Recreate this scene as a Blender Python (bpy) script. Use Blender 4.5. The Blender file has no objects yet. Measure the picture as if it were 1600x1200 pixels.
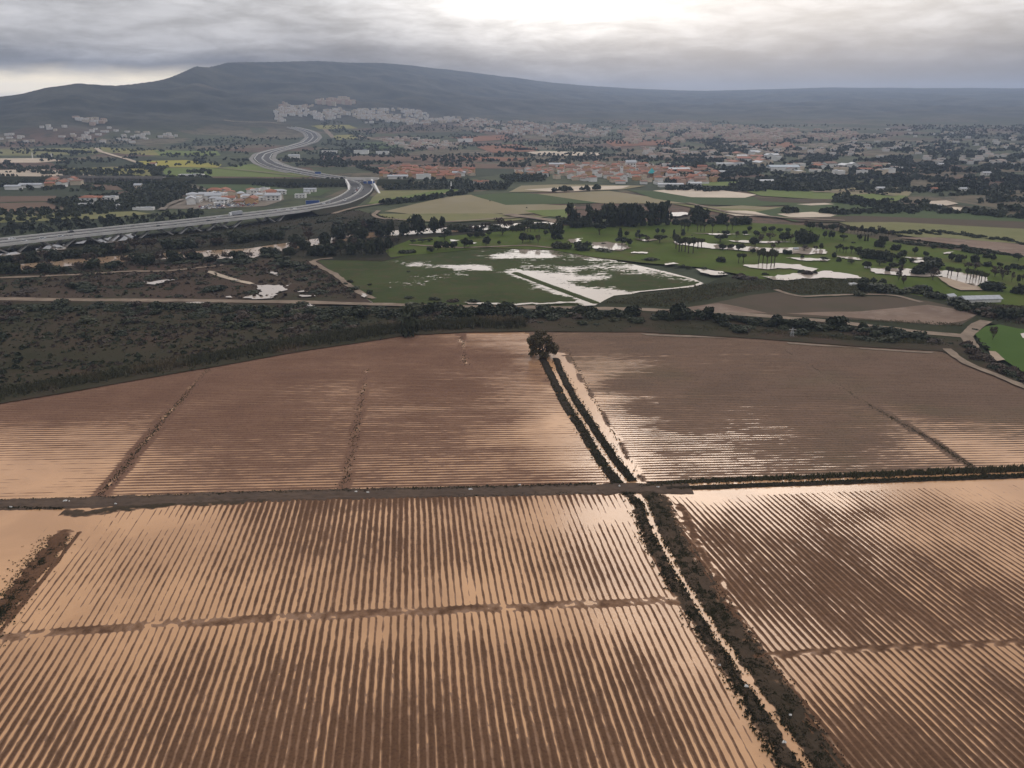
import bpy, bmesh, math, random
import numpy as np
from math import radians, sin, cos, tan, atan, atan2, hypot, pi

random.seed(7)
rng = np.random.default_rng(11)
S = bpy.context.scene
COL = S.collection

# ------------------------------------------------------------------ camera
CAM_H, PITCH, FPX = 100.0, radians(18.6), 1305.0
cam_d = bpy.data.cameras.new("camera")
cam_d.sensor_width = 36.0
cam_d.lens = FPX / 1600.0 * 36.0
cam_d.clip_start, cam_d.clip_end = 0.5, 60000.0
cam = bpy.data.objects.new("camera", cam_d)
COL.objects.link(cam)
cam.location = (0, 0, CAM_H)
cam.rotation_euler = (pi / 2 - PITCH, 0, 0)
S.camera = cam

# ------------------------------------------------------------------ light
SUN_AZ, SUN_EL = radians(15.5), radians(27.5)
HAZE = 8.5e-5
S.view_settings.view_transform = 'Standard'
S.view_settings.look = 'None'
S.view_settings.gamma = 1.0
S.view_settings.use_curve_mapping = False
S.view_settings.exposure = 0.16
S.cycles.use_denoising = True
S.cycles.max_bounces = 6
S.cycles.diffuse_bounces = 2
S.cycles.glossy_bounces = 3
S.cycles.volume_bounces = 1
S.cycles.transparent_max_bounces = 4

sun_d = bpy.data.lights.new("sun", 'SUN')
sun_d.energy = 0.6
sun_d.angle = radians(20)
sun_d.color = (1.0, 0.93, 0.84)
sun = bpy.data.objects.new("sun", sun_d)
COL.objects.link(sun)
sun.rotation_euler = (pi / 2 - SUN_EL, 0, pi - SUN_AZ)
sun.location = (0, 0, 500)


class NT:
    """tiny helper round a node tree"""
    def __init__(s, tree):
        s.t = tree; s.n = tree.nodes; s.l = tree.links
    def node(s, typ, **kw):
        nd = s.n.new(typ)
        for k, v in kw.items():
            setattr(nd, k, v)
        return nd
    def put(s, sock, v):
        if isinstance(v, bpy.types.NodeSocket):
            s.l.new(v, sock)
        elif v is not None:
            sock.default_value = v
    def math(s, op, a, b=None, c=None, clamp=False):
        nd = s.node('ShaderNodeMath', operation=op, use_clamp=clamp)
        for i, v in enumerate((a, b, c)):
            if v is not None:
                s.put(nd.inputs[i], v)
        return nd.outputs[0]
    def vmath(s, op, a, b=None, scale=None):
        nd = s.node('ShaderNodeVectorMath', operation=op)
        s.put(nd.inputs[0], a)
        if b is not None:
            s.put(nd.inputs[1], b)
        if scale is not None:
            s.put(nd.inputs['Scale'], scale)
        return nd.outputs['Value'] if op in ('DOT_PRODUCT', 'LENGTH') else nd.outputs['Vector']
    def mix(s, f, a, b, blend='MIX'):
        nd = s.node('ShaderNodeMix', data_type='RGBA', blend_type=blend)
        s.put(nd.inputs[0], f)
        s.put(nd.inputs[6], a if isinstance(a, bpy.types.NodeSocket) else (*a[:3], 1))
        s.put(nd.inputs[7], b if isinstance(b, bpy.types.NodeSocket) else (*b[:3], 1))
        return nd.outputs[2]
    def rng(s, v, a, b, c=0.0, d=1.0, smooth=True):
        nd = s.node('ShaderNodeMapRange', interpolation_type='SMOOTHSTEP' if smooth else 'LINEAR')
        s.put(nd.inputs['Value'], v)
        for k, x in (('From Min', a), ('From Max', b), ('To Min', c), ('To Max', d)):
            s.put(nd.inputs[k], x)
        return nd.outputs[0]
    def noise(s, vec, scale, detail=4.0, rough=0.55, distort=0.0):
        nd = s.node('ShaderNodeTexNoise')
        if vec is not None:
            s.put(nd.inputs['Vector'], vec)
        nd.inputs['Scale'].default_value = scale
        nd.inputs['Detail'].default_value = detail
        nd.inputs['Roughness'].default_value = rough
        nd.inputs['Distortion'].default_value = distort
        return nd.outputs['Fac']


# ------------------------------------------------------------------ sky (world)
def build_world():
    w = bpy.data.worlds.new("World")
    S.world = w
    w.use_nodes = True
    T = NT(w.node_tree)
    T.n.clear()
    out = T.node('ShaderNodeOutputWorld')
    bg = T.node('ShaderNodeBackground')
    T.l.new(bg.outputs[0], out.inputs[0])
    sky = T.node('ShaderNodeTexSky', sky_type='NISHITA')
    sky.sun_disc = False
    sky.sun_elevation = SUN_EL
    sky.sun_rotation = SUN_AZ
    sky.air_density = 1.5
    sky.dust_density = 4.0
    clear = T.vmath('SCALE', sky.outputs[0], scale=0.09)
    d = T.node('ShaderNodeTexCoord').outputs['Generated']
    sep = T.node('ShaderNodeSeparateXYZ'); T.l.new(d, sep.inputs[0])
    x, y, z = sep.outputs
    el = T.math('MULTIPLY', T.math('ARCSINE', z), 57.2958)              # degrees above the horizon
    az = T.math('MULTIPLY', T.math('ARCTAN2', x, y), 57.2958)           # degrees to the right of ahead
    # the cloud deck seen in perspective
    inv = T.math('DIVIDE', 1.0, T.math('ADD', T.math('MAXIMUM', z, 0.0), 0.035))
    cmb = T.node('ShaderNodeCombineXYZ')
    T.l.new(T.math('MULTIPLY', x, inv), cmb.inputs[0])
    T.l.new(T.math('MULTIPLY', y, inv), cmb.inputs[1])
    n1 = T.noise(cmb.outputs[0], 0.42, 7.0, 0.56, 0.4)
    n2 = T.noise(cmb.outputs[0], 1.7, 6.0, 0.6, 0.6)
    # vertical lumps of the nearer cloud edge
    cm2 = T.node('ShaderNodeCombineXYZ')
    T.l.new(T.math('MULTIPLY', az, 0.09), cm2.inputs[0])
    T.l.new(T.math('MULTIPLY', el, 0.30), cm2.inputs[1])
    n3 = T.noise(cm2.outputs[0], 1.6, 9.0, 0.58, 0.2)
    # how far up the dark base reaches, wandering with azimuth
    lift = T.math('MULTIPLY_ADD', T.math('SUBTRACT', n3, 0.5), T.rng(el, 0.3, 3.0, 1.0, 4.2), el)
    lift = T.math('MULTIPLY_ADD', T.math('SUBTRACT', n1, 0.5), 2.0, lift)
    lift = T.math('SUBTRACT', lift, T.rng(az, -22.0, -11.0, 0.0, 1.15))
    up = T.rng(lift, 0.7, 4.6)
    # low dark band
    base = T.mix(up, (0.075, 0.085, 0.115), (0.52, 0.52, 0.545))
    base = T.mix(T.rng(T.math('MULTIPLY_ADD', T.math('SUBTRACT', n2, 0.5), 6.0, lift), 5.0, 9.0), base, (0.74, 0.725, 0.745))
    # higher up the overcast gets brighter, as overcast skies do
    base = T.mix(T.rng(el, 7.0, 60.0), base, T.mix(T.rng(n2, 0.35, 0.65), (0.84, 0.84, 0.88), (1.02, 1.0, 1.0)))
    cm4 = T.node('ShaderNodeCombineXYZ')
    T.l.new(T.math('MULTIPLY', az, 0.13), cm4.inputs[0]); T.l.new(T.math('MULTIPLY', el, 0.55), cm4.inputs[1]); cm4.inputs[2].default_value = 4.7
    n4 = T.noise(cm4.outputs[0], 1.7, 10.0, 0.6, 0.25)
    lump = T.rng(n4, 0.32, 0.68, 0.70, 1.30)
    base = T.vmath('SCALE', base, scale=lump)
    # the bright opening ahead, towards the sun
    da = T.math('MULTIPLY', T.math('SUBTRACT', az, 3.0), 0.105)
    de = T.math('MULTIPLY', T.math('SUBTRACT', T.math('MULTIPLY_ADD', T.math('SUBTRACT', n4, 0.5), 5.0, el), 8.4), 0.25)
    r2 = T.math('ADD', T.math('MULTIPLY', da, da), T.math('MULTIPLY', de, de))
    gap = T.math('POWER', 2.718, T.math('MULTIPLY', r2, -1.0))
    base = T.mix(T.math('MULTIPLY', gap, 0.95), base, (1.95, 1.88, 1.80))
    # sun shining through the cloud
    sd = (sin(SUN_AZ) * cos(SUN_EL), cos(SUN_AZ) * cos(SUN_EL), sin(SUN_EL))
    dot = T.math('MAXIMUM', T.vmath('DOT_PRODUCT', d, sd), 0.0)
    glow = T.math('POWER', dot, 14.0)
    base = T.mix(T.math('MULTIPLY', glow, 0.85), base, (1.35, 1.28, 1.2))
    # pale cream strip over the sea to the left, under the cloud
    strip = T.math('MULTIPLY', T.rng(az, -11.5, -24.0), T.rng(T.math('MULTIPLY_ADD', T.math('SUBTRACT', n3, 0.5), 1.2, el), 2.3, 1.0))
    base = T.mix(T.math('MULTIPLY', strip, 0.85), base, (2.1, 1.78, 1.25))
    strip2 = T.math('MULTIPLY', T.rng(az, -18.0, -30.0), T.rng(el, 0.75, 0.15))
    base = T.mix(T.math('MULTIPLY', strip2, 0.6), base, (0.46, 0.49, 0.53))
    left = T.math('MULTIPLY', T.rng(az, -4.0, -24.0), T.rng(el, 2.2, 3.6))
    base = T.mix(T.math('MULTIPLY', left, 0.30), base, (0.40, 0.385, 0.385))
    total = T.mix(0.93, clear, base)
    T.l.new(total, bg.inputs[0])
    bg.inputs[1].default_value = 1.0
build_world()

# ------------------------------------------------------------------ geometry of the place
CP, SP = cos(PITCH), sin(PITCH)
G = -0.6                                      # level of the plain; the flood water of the near fields stands at 0

def U(px, py, z=0.0):
    """where the line of sight through a point of the survey photo meets level z"""
    cx, cy = (px - 800.0) / FPX, (600.0 - py) / FPX
    dx, dy, dz = cx, CP + cy * SP, -SP + cy * CP
    t = (z - CAM_H) / dz
    return (dx * t, dy * t)

def UP(poly, z=0.0):
    return np.array([U(a, b, z) for a, b in poly])

def _hash(ix, iy, seed):
    n = (ix.astype(np.int64) * 374761393 + iy.astype(np.int64) * 668265263 + seed * 1442695041) & 0xFFFFFFFF
    n = ((n ^ (n >> 13)) * 1274126177) & 0xFFFFFFFF
    n = n ^ (n >> 16)
    return (n & 0xFFFF) / 65535.0

def vnoise(x, y, seed=0):
    ix, iy = np.floor(x), np.floor(y)
    fx, fy = x - ix, y - iy
    fx, fy = fx * fx * (3 - 2 * fx), fy * fy * (3 - 2 * fy)
    a, b = _hash(ix, iy, seed), _hash(ix + 1, iy, seed)
    c, d = _hash(ix, iy + 1, seed), _hash(ix + 1, iy + 1, seed)
    return (a + (b - a) * fx) * (1 - fy) + (c + (d - c) * fx) * fy

def fbm(x, y, seed=0, octv=4):
    x, y = np.asarray(x, float), np.asarray(y, float)
    s, amp, tot = 0, 1.0, 0
    for i in range(octv):
        s = s + amp * (vnoise(x, y, seed + i * 17) - 0.5)
        tot += amp
        amp *= 0.5
        x, y = x * 2.03 + 13.1, y * 2.03 + 7.7
    return s / tot * 2.0                       # about -1..1

def inside(px, py, poly):
    px, py = np.asarray(px), np.asarray(py)
    r = np.zeros(px.shape, bool)
    n = len(poly)
    for i in range(n):
        x1, y1 = poly[i]; x2, y2 = poly[(i + 1) % n]
        if y1 == y2:
            continue
        c = ((y1 > py) != (y2 > py)) & (px < (x2 - x1) * (py - y1) / (y2 - y1) + x1)
        r ^= c
    return r

def dist_line(px, py, line):
    """distance to a polyline, signed lateral side, and run along it"""
    best = np.full(np.shape(px), 1e9); side = np.zeros(np.shape(px)); run = np.zeros(np.shape(px))
    acc = 0.0
    for (x1, y1), (x2, y2) in zip(line[:-1], line[1:]):
        dx, dy = x2 - x1, y2 - y1
        L = hypot(dx, dy)
        t = np.clip(((px - x1) * dx + (py - y1) * dy) / (L * L), 0, 1)
        ddx, ddy = px - (x1 + t * dx), py - (y1 + t * dy)
        d = np.hypot(ddx, ddy)
        m = d < best
        best = np.where(m, d, best)
        side = np.where(m, np.sign(dx * (py - y1) - dy * (px - x1)), side)
        run = np.where(m, acc + t * L, run)
        acc += L
    return best, side, run

def sstep(a, b, x):
    t = np.clip((x - a) / (b - a), 0, 1)
    return t * t * (3 - 2 * t)

# ridge line of the mountains, from the photo, as (azimuth, height in picture, distance)
RX = np.array([-900, -300, 0, 40, 75, 122, 185, 245, 270, 312, 330, 360, 400, 500, 600, 650, 720, 790, 860, 930, 1000, 1100, 1300, 1600, 1900, 2600], float)
RY = np.array([154, 153, 153, 149, 141, 134, 136, 129, 123, 107, 108, 101, 99, 97, 99, 103, 111, 119, 129, 135, 139, 142, 138, 141, 136, 140], float)
RD = np.array([4600, 4000, 3600, 3500, 3500, 3600, 3700, 3900, 4000, 4300, 4400, 4800, 5000, 5400, 5900, 6300, 6900, 7500, 8100, 8700, 9200, 9600, 10000, 10300, 10400, 10400], float)
D0 = 2300.0
RMAX = 12000.0

def terrain(x, y):
    x, y = np.asarray(x, float), np.asarray(y, float)
    D = np.hypot(x, y)
    a = np.arctan2(x, y)
    ac = np.clip(a, -radians(58), radians(58))
    hx = 800 + 1377.0 * np.tan(ac)
    ry, dr = np.interp(hx, RX, RY), np.interp(hx, RX, RD)
    e = np.arctan((600 - ry) / FPX) - PITCH
    zr = CAM_H + dr * np.tan(e) - G
    zr = zr * sstep(radians(80), radians(50), np.abs(a))
    t = np.clip((D - D0) / (dr - D0), 0, None)
    prof = np.where(t < 1, np.clip(t, 0, 1) ** 1.55, 1 - 0.25 * np.clip(t - 1, 0, 1))
    rough = ((1 - np.abs(fbm(x / 620, y / 620, 3, 5)) * 2) * 42 - 22 + fbm(x / 170, y / 170, 9, 3) * 9) * np.clip(t * 2.2, 0, 1)
    keep = np.clip(np.abs(t - 1) * 4, 0.10, 1)   # leave the crest itself as surveyed
    return G + zr * prof + rough * keep * np.clip(prof * 4, 0, 1)

def UT(px, py):
    """like U but down to the terrain, for arrays"""
    px, py = np.asarray(px, float), np.asarray(py, float)
    cx, cy = (px - 800.0) / FPX, (600.0 - py) / FPX
    dx, dy, dz = cx, CP + cy * SP, -SP + cy * CP
    n = np.sqrt(dx * dx + dy * dy + dz * dz)
    dx, dy, dz = dx / n, dy / n, dz / n
    hit = np.full(px.shape, np.nan)
    s = 500.0
    while s < 11500:
        m = np.isnan(hit)
        if not m.any():
            break
        zz = CAM_H + dz * s
        below = m & (zz < terrain(dx * s, dy * s))
        hit[below] = s
        s *= 1.008
    hx, hy = dx * hit, dy * hit
    return hx, hy, terrain(np.nan_to_num(hx), np.nan_to_num(hy))

# ------------------------------------------------------------------ mesh helpers
def tag(o, label=None, cat=None, group=None, kind=None):
    if label: o["label"] = label
    if cat: o["category"] = cat
    if group: o["group"] = group
    if kind: o["kind"] = kind
    return o

def link(name, me, parent=None, loc=None):
    o = bpy.data.objects.new(name, me)
    COL.objects.link(o)
    if parent is not None:
        o.parent = parent
    if loc is not None:
        o.location = loc
    return o

def mesh_np(name, verts, quads=None, tris=None, mat=None, smooth=False, mats=None, midx=None):
    me = bpy.data.meshes.new(name)
    verts = np.asarray(verts, np.float32)
    nq = 0 if quads is None else len(quads)
    nt = 0 if tris is None else len(tris)
    me.vertices.add(len(verts))
    me.vertices.foreach_set("co", verts.ravel())
    loops = []
    starts, totals = [], []
    if nq:
        q = np.asarray(quads, np.int32); loops.append(q.ravel())
        starts.append(np.arange(nq) * 4); totals.append(np.full(nq, 4))
    if nt:
        t = np.asarray(tris, np.int32); loops.append(t.ravel())
        starts.append(nq * 4 + np.arange(nt) * 3); totals.append(np.full(nt, 3))
    loops = np.concatenate(loops).astype(np.int32)
    me.loops.add(len(loops))
    me.loops.foreach_set("vertex_index", loops)
    me.polygons.add(nq + nt)
    me.polygons.foreach_set("loop_start", np.concatenate(starts).astype(np.int32))
    me.polygons.foreach_set("loop_total", np.concatenate(totals).astype(np.int32))
    for m in (mats or [mat]):
        if m is not None:
            me.materials.append(m)
    if midx is not None:
        me.polygons.foreach_set("material_index", np.asarray(midx, np.int32))
    me.polygons.foreach_set("use_smooth", np.full(nq + nt, smooth, dtype=bool))
    me.update(calc_edges=True)
    return me

class MB:
    """collects boxes, prisms and tubes into one mesh"""
    def __init__(s):
        s.v = []; s.f = []
    def add(s, v, f):
        b = len(s.v)
        s.v += [tuple(p) for p in v]
        s.f += [tuple(i + b for i in q) for q in f]
    def box(s, cx, cy, cz, sx, sy, sz, rz=0.0, taper=1.0):
        c, n = cos(rz), sin(rz)
        v = []
        for dz, k in ((-.5, 1.0), (.5, taper)):
            for dx, dy in ((-.5, -.5), (.5, -.5), (.5, .5), (-.5, .5)):
                X, Y = dx * sx * k, dy * sy * k
                v.append((cx + X * c - Y * n, cy + X * n + Y * c, cz + dz * sz))
        s.add(v, [(3, 2, 1, 0), (4, 5, 6, 7), (0, 1, 5, 4), (1, 2, 6, 5), (2, 3, 7, 6), (3, 0, 4, 7)])
    def gable(s, cx, cy, z0, sx, sy, h, over=0.4, th=0.25):
        X, Y = sx / 2 + over, sy / 2 + over
        v = [(cx - X, cy - Y, z0), (cx + X, cy - Y, z0), (cx + X, cy + Y, z0), (cx - X, cy + Y, z0),
             (cx - X, cy - Y, z0 + th), (cx + X, cy - Y, z0 + th), (cx + X, cy + Y, z0 + th), (cx - X, cy + Y, z0 + th),
             (cx - X, cy, z0 + th + h), (cx + X, cy, z0 + th + h)]
        s.add(v, [(3, 2, 1, 0), (0, 1, 5, 4), (2, 3, 7, 6), (4, 5, 9, 8), (6, 7, 8, 9), (1, 2, 6, 9, 5), (3, 0, 4, 8, 7)])
    def tube(s, p, q, r0, r1, n=6):
        p, q = np.array(p, float), np.array(q, float)
        d = q - p; d /= np.linalg.norm(d)
        a = np.cross(d, (0, 0, 1) if abs(d[2]) < .9 else (1, 0, 0)); a /= np.linalg.norm(a)
        b = np.cross(d, a)
        v = []
        for c, r in ((p, r0), (q, r1)):
            for i in range(n):
                t = 2 * pi * i / n
                v.append(c + (a * cos(t) + b * sin(t)) * r)
        f = [(i, (i + 1) % n, n + (i + 1) % n, n + i) for i in range(n)]
        s.add(v, f + [tuple(range(n))[::-1], tuple(range(n, 2 * n))])
    def mesh(s, name, mat):
        me = bpy.data.meshes.new(name)
        me.from_pydata(s.v, [], s.f)
        me.materials.append(mat)
        me.update()
        return me
    def obj(s, name, mat, parent=None, loc=None):
        return link(name, s.mesh(name, mat), parent, loc)

# ------------------------------------------------------------------ materials
def newmat(name):
    m = bpy.data.materials.new(name)
    m.use_nodes = True
    T = NT(m.node_tree)
    b = T.n['Principled BSDF']
    return m, T, b

def noisy(name, c1, c2, scale=0.05, rough=0.9, c3=None, scale3=0.6, spec=0.3, bump=0.0, bscale=1.0, amt3=0.5, detail=6.0):
    """ground or wall colour that wanders between c1 and c2 in the object's own space"""
    m, T, b = newmat(name)
    co = T.node('ShaderNodeTexCoord').outputs['Object']
    n = T.noise(co, scale, detail, 0.6)
    col = T.mix(T.rng(n, 0.34, 0.66), c1, c2)
    if c3 is not None:
        k = T.noise(co, scale3, 5.0, 0.65)
        col = T.mix(T.math('MULTIPLY', T.rng(k, 0.45, 0.72), amt3), col, c3)
    T.l.new(col, b.inputs['Base Color'])
    b.inputs['Roughness'].default_value = rough
    b.inputs['Specular IOR Level'].default_value = spec
    if bump:
        bp = T.node('ShaderNodeBump')
        bp.inputs['Strength'].default_value = 1.0
        bp.inputs['Distance'].default_value = bump
        T.l.new(T.noise(co, bscale, 4.0, 0.6), bp.inputs['Height'])
        T.l.new(bp.outputs[0], b.inputs['Normal'])
    return m

def plain(name, c, rough=0.7, metal=0.0, var=0.12, spec=0.4):
    m, T, b = newmat(name)
    co = T.node('ShaderNodeTexCoord').outputs['Object']
    n = T.noise(co, 0.7, 4.0, 0.6)
    d = tuple(x * (1 - 2 * var) for x in c)
    T.l.new(T.mix(T.rng(n, 0.3, 0.7), d, c), b.inputs['Base Color'])
    b.inputs['Roughness'].default_value = rough
    b.inputs['Metallic'].default_value = metal
    b.inputs['Specular IOR Level'].default_value = spec
    return m

def foliage(name, c1, c2, c3=None):
    m, T, b = newmat(name)
    oi = T.node('ShaderNodeObjectInfo').outputs['Random']
    gi = T.node('ShaderNodeNewGeometry')
    co = T.node('ShaderNodeTexCoord').outputs['Object']
    n = T.noise(co, 0.35, 3.0, 0.6)
    f = T.math('ADD', T.math('MULTIPLY', oi, 0.5), T.math('MULTIPLY', gi.outputs['Random Per Island'], 0.35))
    f = T.math('ADD', f, T.math('SUBTRACT', n, 0.42), clamp=True)
    col = T.mix(f, c1, c2)
    if c3 is not None:
        col = T.mix(T.rng(T.noise(co, 0.04, 3.0), 0.5, 0.68), col, c3)
    T.l.new(col, b.inputs['Base Color'])
    b.inputs['Roughness'].default_value = 0.75
    b.inputs['Specular IOR Level'].default_value = 0.25
    return m

def soil_mat(name, dry, dry2, tint=None):
    """tilled earth: darker and shinier where it is soaked, close to the water's level"""
    m, T, b = newmat(name)
    co = T.node('ShaderNodeTexCoord').outputs['Object']
    sep = T.node('ShaderNodeSeparateXYZ'); T.l.new(co, sep.inputs[0])
    n = T.noise(co, 0.045, 5.0, 0.6)
    n2 = T.noise(co, 1.7, 7.0, 0.72)
    n5 = T.noise(co, 0.35, 5.0, 0.65)
    col = T.mix(T.rng(n, 0.36, 0.64), dry, dry2)
    if tint is not None:
        col = T.mix(T.math('MULTIPLY', T.rng(T.noise(co, 0.018, 4.0, 0.6), 0.50, 0.66), 0.32), col, tint)
    col = T.mix(T.math('MULTIPLY', T.rng(n2, 0.42, 0.70), 0.70), col, tuple(x * 0.48 for x in dry))
    zz = T.math('ADD', sep.outputs[2], T.math('MULTIPLY', T.math('SUBTRACT', n2, 0.5), 0.07))
    zz = T.math('ADD', zz, T.math('MULTIPLY', T.math('SUBTRACT', n5, 0.5), 0.06))
    film = T.rng(zz, 0.115, -0.005)
    col = T.mix(T.math('MULTIPLY', film, 0.66), col, (0.32, 0.188, 0.115))  # silt film tint by height, also standing in for furrow shading
    wet = T.rng(zz, 0.05, 0.0)
    T.l.new(col, b.inputs['Base Color'])
    T.l.new(T.rng(wet, 0.0, 1.0, 0.95, 0.6), b.inputs['Roughness'])
    T.l.new(T.rng(wet, 0.0, 1.0, 0.04, 0.16), b.inputs['Specular IOR Level'])
    bp = T.node('ShaderNodeBump')
    bp.inputs['Distance'].default_value = 0.10
    bp.inputs['Strength'].default_value = 0.8
    T.l.new(T.noise(co, 2.6, 5.0, 0.7), bp.inputs['Height'])
    T.l.new(bp.outputs[0], b.inputs['Normal'])
    return m

def water_mat(name, c1, c2, scale=0.02, ripple=0.01, rough=0.06, spec=0.5):
    m, T, b = newmat(name)
    co = T.node('ShaderNodeTexCoord').outputs['Object']
    n = T.noise(co, scale, 5.0, 0.55, 0.6)
    T.l.new(T.mix(T.rng(n, 0.35, 0.65), c1, c2), b.inputs['Base Color'])
    b.inputs['Roughness'].default_value = rough
    b.inputs['IOR'].default_value = 1.33
    b.inputs['Specular IOR Level'].default_value = spec
    bp = T.node('ShaderNodeBump')
    bp.inputs['Distance'].default_value = ripple
    bp.inputs['Strength'].default_value = 0.5
    T.l.new(T.noise(co, 1.3, 3.0, 0.5), bp.inputs['Height'])
    T.l.new(bp.outputs[0], b.inputs['Normal'])
    return m

M = {}
M['soil_pink'] = soil_mat('pink_soil', (0.195, 0.110, 0.074), (0.162, 0.090, 0.061))
M['soil_olive'] = soil_mat('olive_soil', (0.172, 0.112, 0.080), (0.150, 0.099, 0.071), (0.115, 0.100, 0.058))
M['soil_near'] = soil_mat('brown_soil', (0.136, 0.073, 0.043), (0.114, 0.062, 0.037))
M['soil_bank'] = soil_mat('dark_bank_earth', (0.042, 0.032, 0.023), (0.030, 0.024, 0.017))
M['bank_brown'] = soil_mat('canal_bank_earth', (0.085, 0.058, 0.040), (0.050, 0.038, 0.026), (0.036, 0.034, 0.020))
M['meadow'] = noisy('meadow_grass', (0.042, 0.055, 0.019), (0.056, 0.068, 0.024), 0.02, 0.95, (0.080, 0.058, 0.034), 0.11, spec=0.03, amt3=0.6, bump=0.15, bscale=0.6)
M['water'] = water_mat('muddy_water', (0.56, 0.318, 0.165), (0.45, 0.250, 0.128), scale=0.035, ripple=0.02, rough=0.17, spec=0.32)
M['pond'] = water_mat('pale_water', (0.40, 0.33, 0.27), (0.34, 0.28, 0.23), rough=0.04)
M['river'] = water_mat('river_water', (0.36, 0.25, 0.16), (0.29, 0.19, 0.12), 0.03, 0.03, 0.12)
M['track'] = noisy('dirt_track', (0.105, 0.072, 0.052), (0.080, 0.056, 0.042), 0.12, 0.9, (0.050, 0.038, 0.029), 0.5, spec=0.08, bump=0.05, bscale=1.5)
M['pale_track'] = noisy('pale_track_earth', (0.25, 0.19, 0.14), (0.18, 0.135, 0.10), 0.08, 0.9, (0.10, 0.075, 0.05), 0.2, spec=0.1)
M['sand'] = noisy('bare_sand', (0.36, 0.27, 0.19), (0.28, 0.20, 0.14), 0.06, 0.9)
M['leaf_dark'] = foliage('dark_leaves', (0.014, 0.019, 0.010), (0.044, 0.050, 0.023))
M['leaf_olive'] = foliage('olive_leaves', (0.026, 0.031, 0.014), (0.064, 0.064, 0.030))
M['leaf_mid'] = foliage('mid_green_leaves', (0.028, 0.040, 0.016), (0.055, 0.072, 0.028))
M['leaf_brown'] = foliage('brown_twigs', (0.038, 0.028, 0.021), (0.082, 0.058, 0.041))
M['leaf_willow'] = foliage('willow_leaves', (0.040, 0.036, 0.017), (0.085, 0.066, 0.030))
M['reed'] = foliage('reed_blades', (0.034, 0.035, 0.017), (0.098, 0.090, 0.044), (0.105, 0.080, 0.045))
M['weed'] = foliage('weed_blades', (0.028, 0.030, 0.015), (0.066, 0.062, 0.030), (0.060, 0.044, 0.027))
M['scrub'] = foliage('scrub_blades', (0.026, 0.023, 0.014), (0.056, 0.047, 0.028), (0.072, 0.042, 0.031))
M['bark'] = noisy('bark', (0.075, 0.058, 0.045), (0.050, 0.040, 0.032), 1.0, 0.9)

# ------------------------------------------------------------------ the ground to the horizon
def build_ground():
    a1 = np.radians(np.arange(-46, 46.01, 0.2))
    a0 = np.radians(np.arange(-180, -46, 4.0)); a2 = np.radians(np.arange(50, 180, 4.0))
    A = np.concatenate([a0, a1, a2])
    R = np.concatenate([[3.0, 30.0], np.geomspace(120, 2200, 30), np.geomspace(2280, RMAX, 170)])
    na, nr = len(A), len(R)
    aa, rr = np.meshgrid(A, R, indexing='ij')
    x, y = np.sin(aa) * rr, np.cos(aa) * rr
    z = terrain(x, y)
    v = np.stack([x, y, z], -1).reshape(-1, 3)
    i = np.arange(na)[:, None]; j = np.arange(nr - 1)[None, :]
    i2 = (i + 1) % na
    q = np.stack([i * nr + j, i2 * nr + j, i2 * nr + j + 1, i * nr + j + 1], -1).reshape(-1, 4)[:, ::-1]
    m, T, b = newmat('countryside')
    co = T.node('ShaderNodeTexCoord').outputs['Object']
    sep = T.node('ShaderNodeSeparateXYZ'); T.l.new(co, sep.inputs[0])
    vo = T.node('ShaderNodeTexVoronoi', feature='F1'); vo.inputs['Scale'].default_value = 0.0058
    wob = T.node('ShaderNodeTexNoise'); wob.inputs['Scale'].default_value = 0.004; T.l.new(co, wob.inputs['Vector'])
    T.l.new(T.vmath('ADD', co, T.vmath('SCALE', wob.outputs['Color'], scale=120.0)), vo.inputs['Vector'])
    sc = T.node('ShaderNodeSeparateColor'); T.l.new(vo.outputs['Color'], sc.inputs[0])
    field = T.mix(T.rng(sc.outputs[0], 0.2, 0.5), (0.040, 0.048, 0.026), (0.062, 0.070, 0.034))
    field = T.mix(T.rng(sc.outputs[1], 0.68, 0.80), field, (0.115, 0.070, 0.050))
    field = T.mix(T.rng(sc.outputs[2], 0.72, 0.84), field, (0.125, 0.100, 0.065))
    spots = T.rng(T.noise(co, 0.03, 6.0, 0.75), 0.47, 0.60)
    field = T.mix(T.math('MULTIPLY', spots, 0.75), field, (0.024, 0.030, 0.017))
    hill = T.mix(T.rng(T.noise(co, 0.006, 8.0, 0.65), 0.4, 0.62), (0.014, 0.017, 0.013), (0.055, 0.053, 0.038))
    hill = T.mix(T.math('MULTIPLY', T.rng(T.noise(co, 0.045, 6.0, 0.75), 0.45, 0.62), 0.55), hill, (0.016, 0.020, 0.013))
    hill = T.mix(T.math('MULTIPLY', T.rng(T.noise(co, 0.0035, 6.0, 0.6), 0.60, 0.70), 0.4), hill, (0.11, 0.09, 0.072))
    col = T.mix(T.rng(sep.outputs[2], 4.0, 50.0), field, hill)
    T.l.new(col, b.inputs['Base Color'])
    b.inputs['Roughness'].default_value = 0.95
    b.inputs['Specular IOR Level'].default_value = 0.1
    o = link('ground', mesh_np('ground', v, q, mat=m, smooth=True))
    tag(o, kind='structure', label='countryside plain rising to dark scrub covered mountains')
    return float(z.max())
Z_TOP = build_ground()

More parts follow.
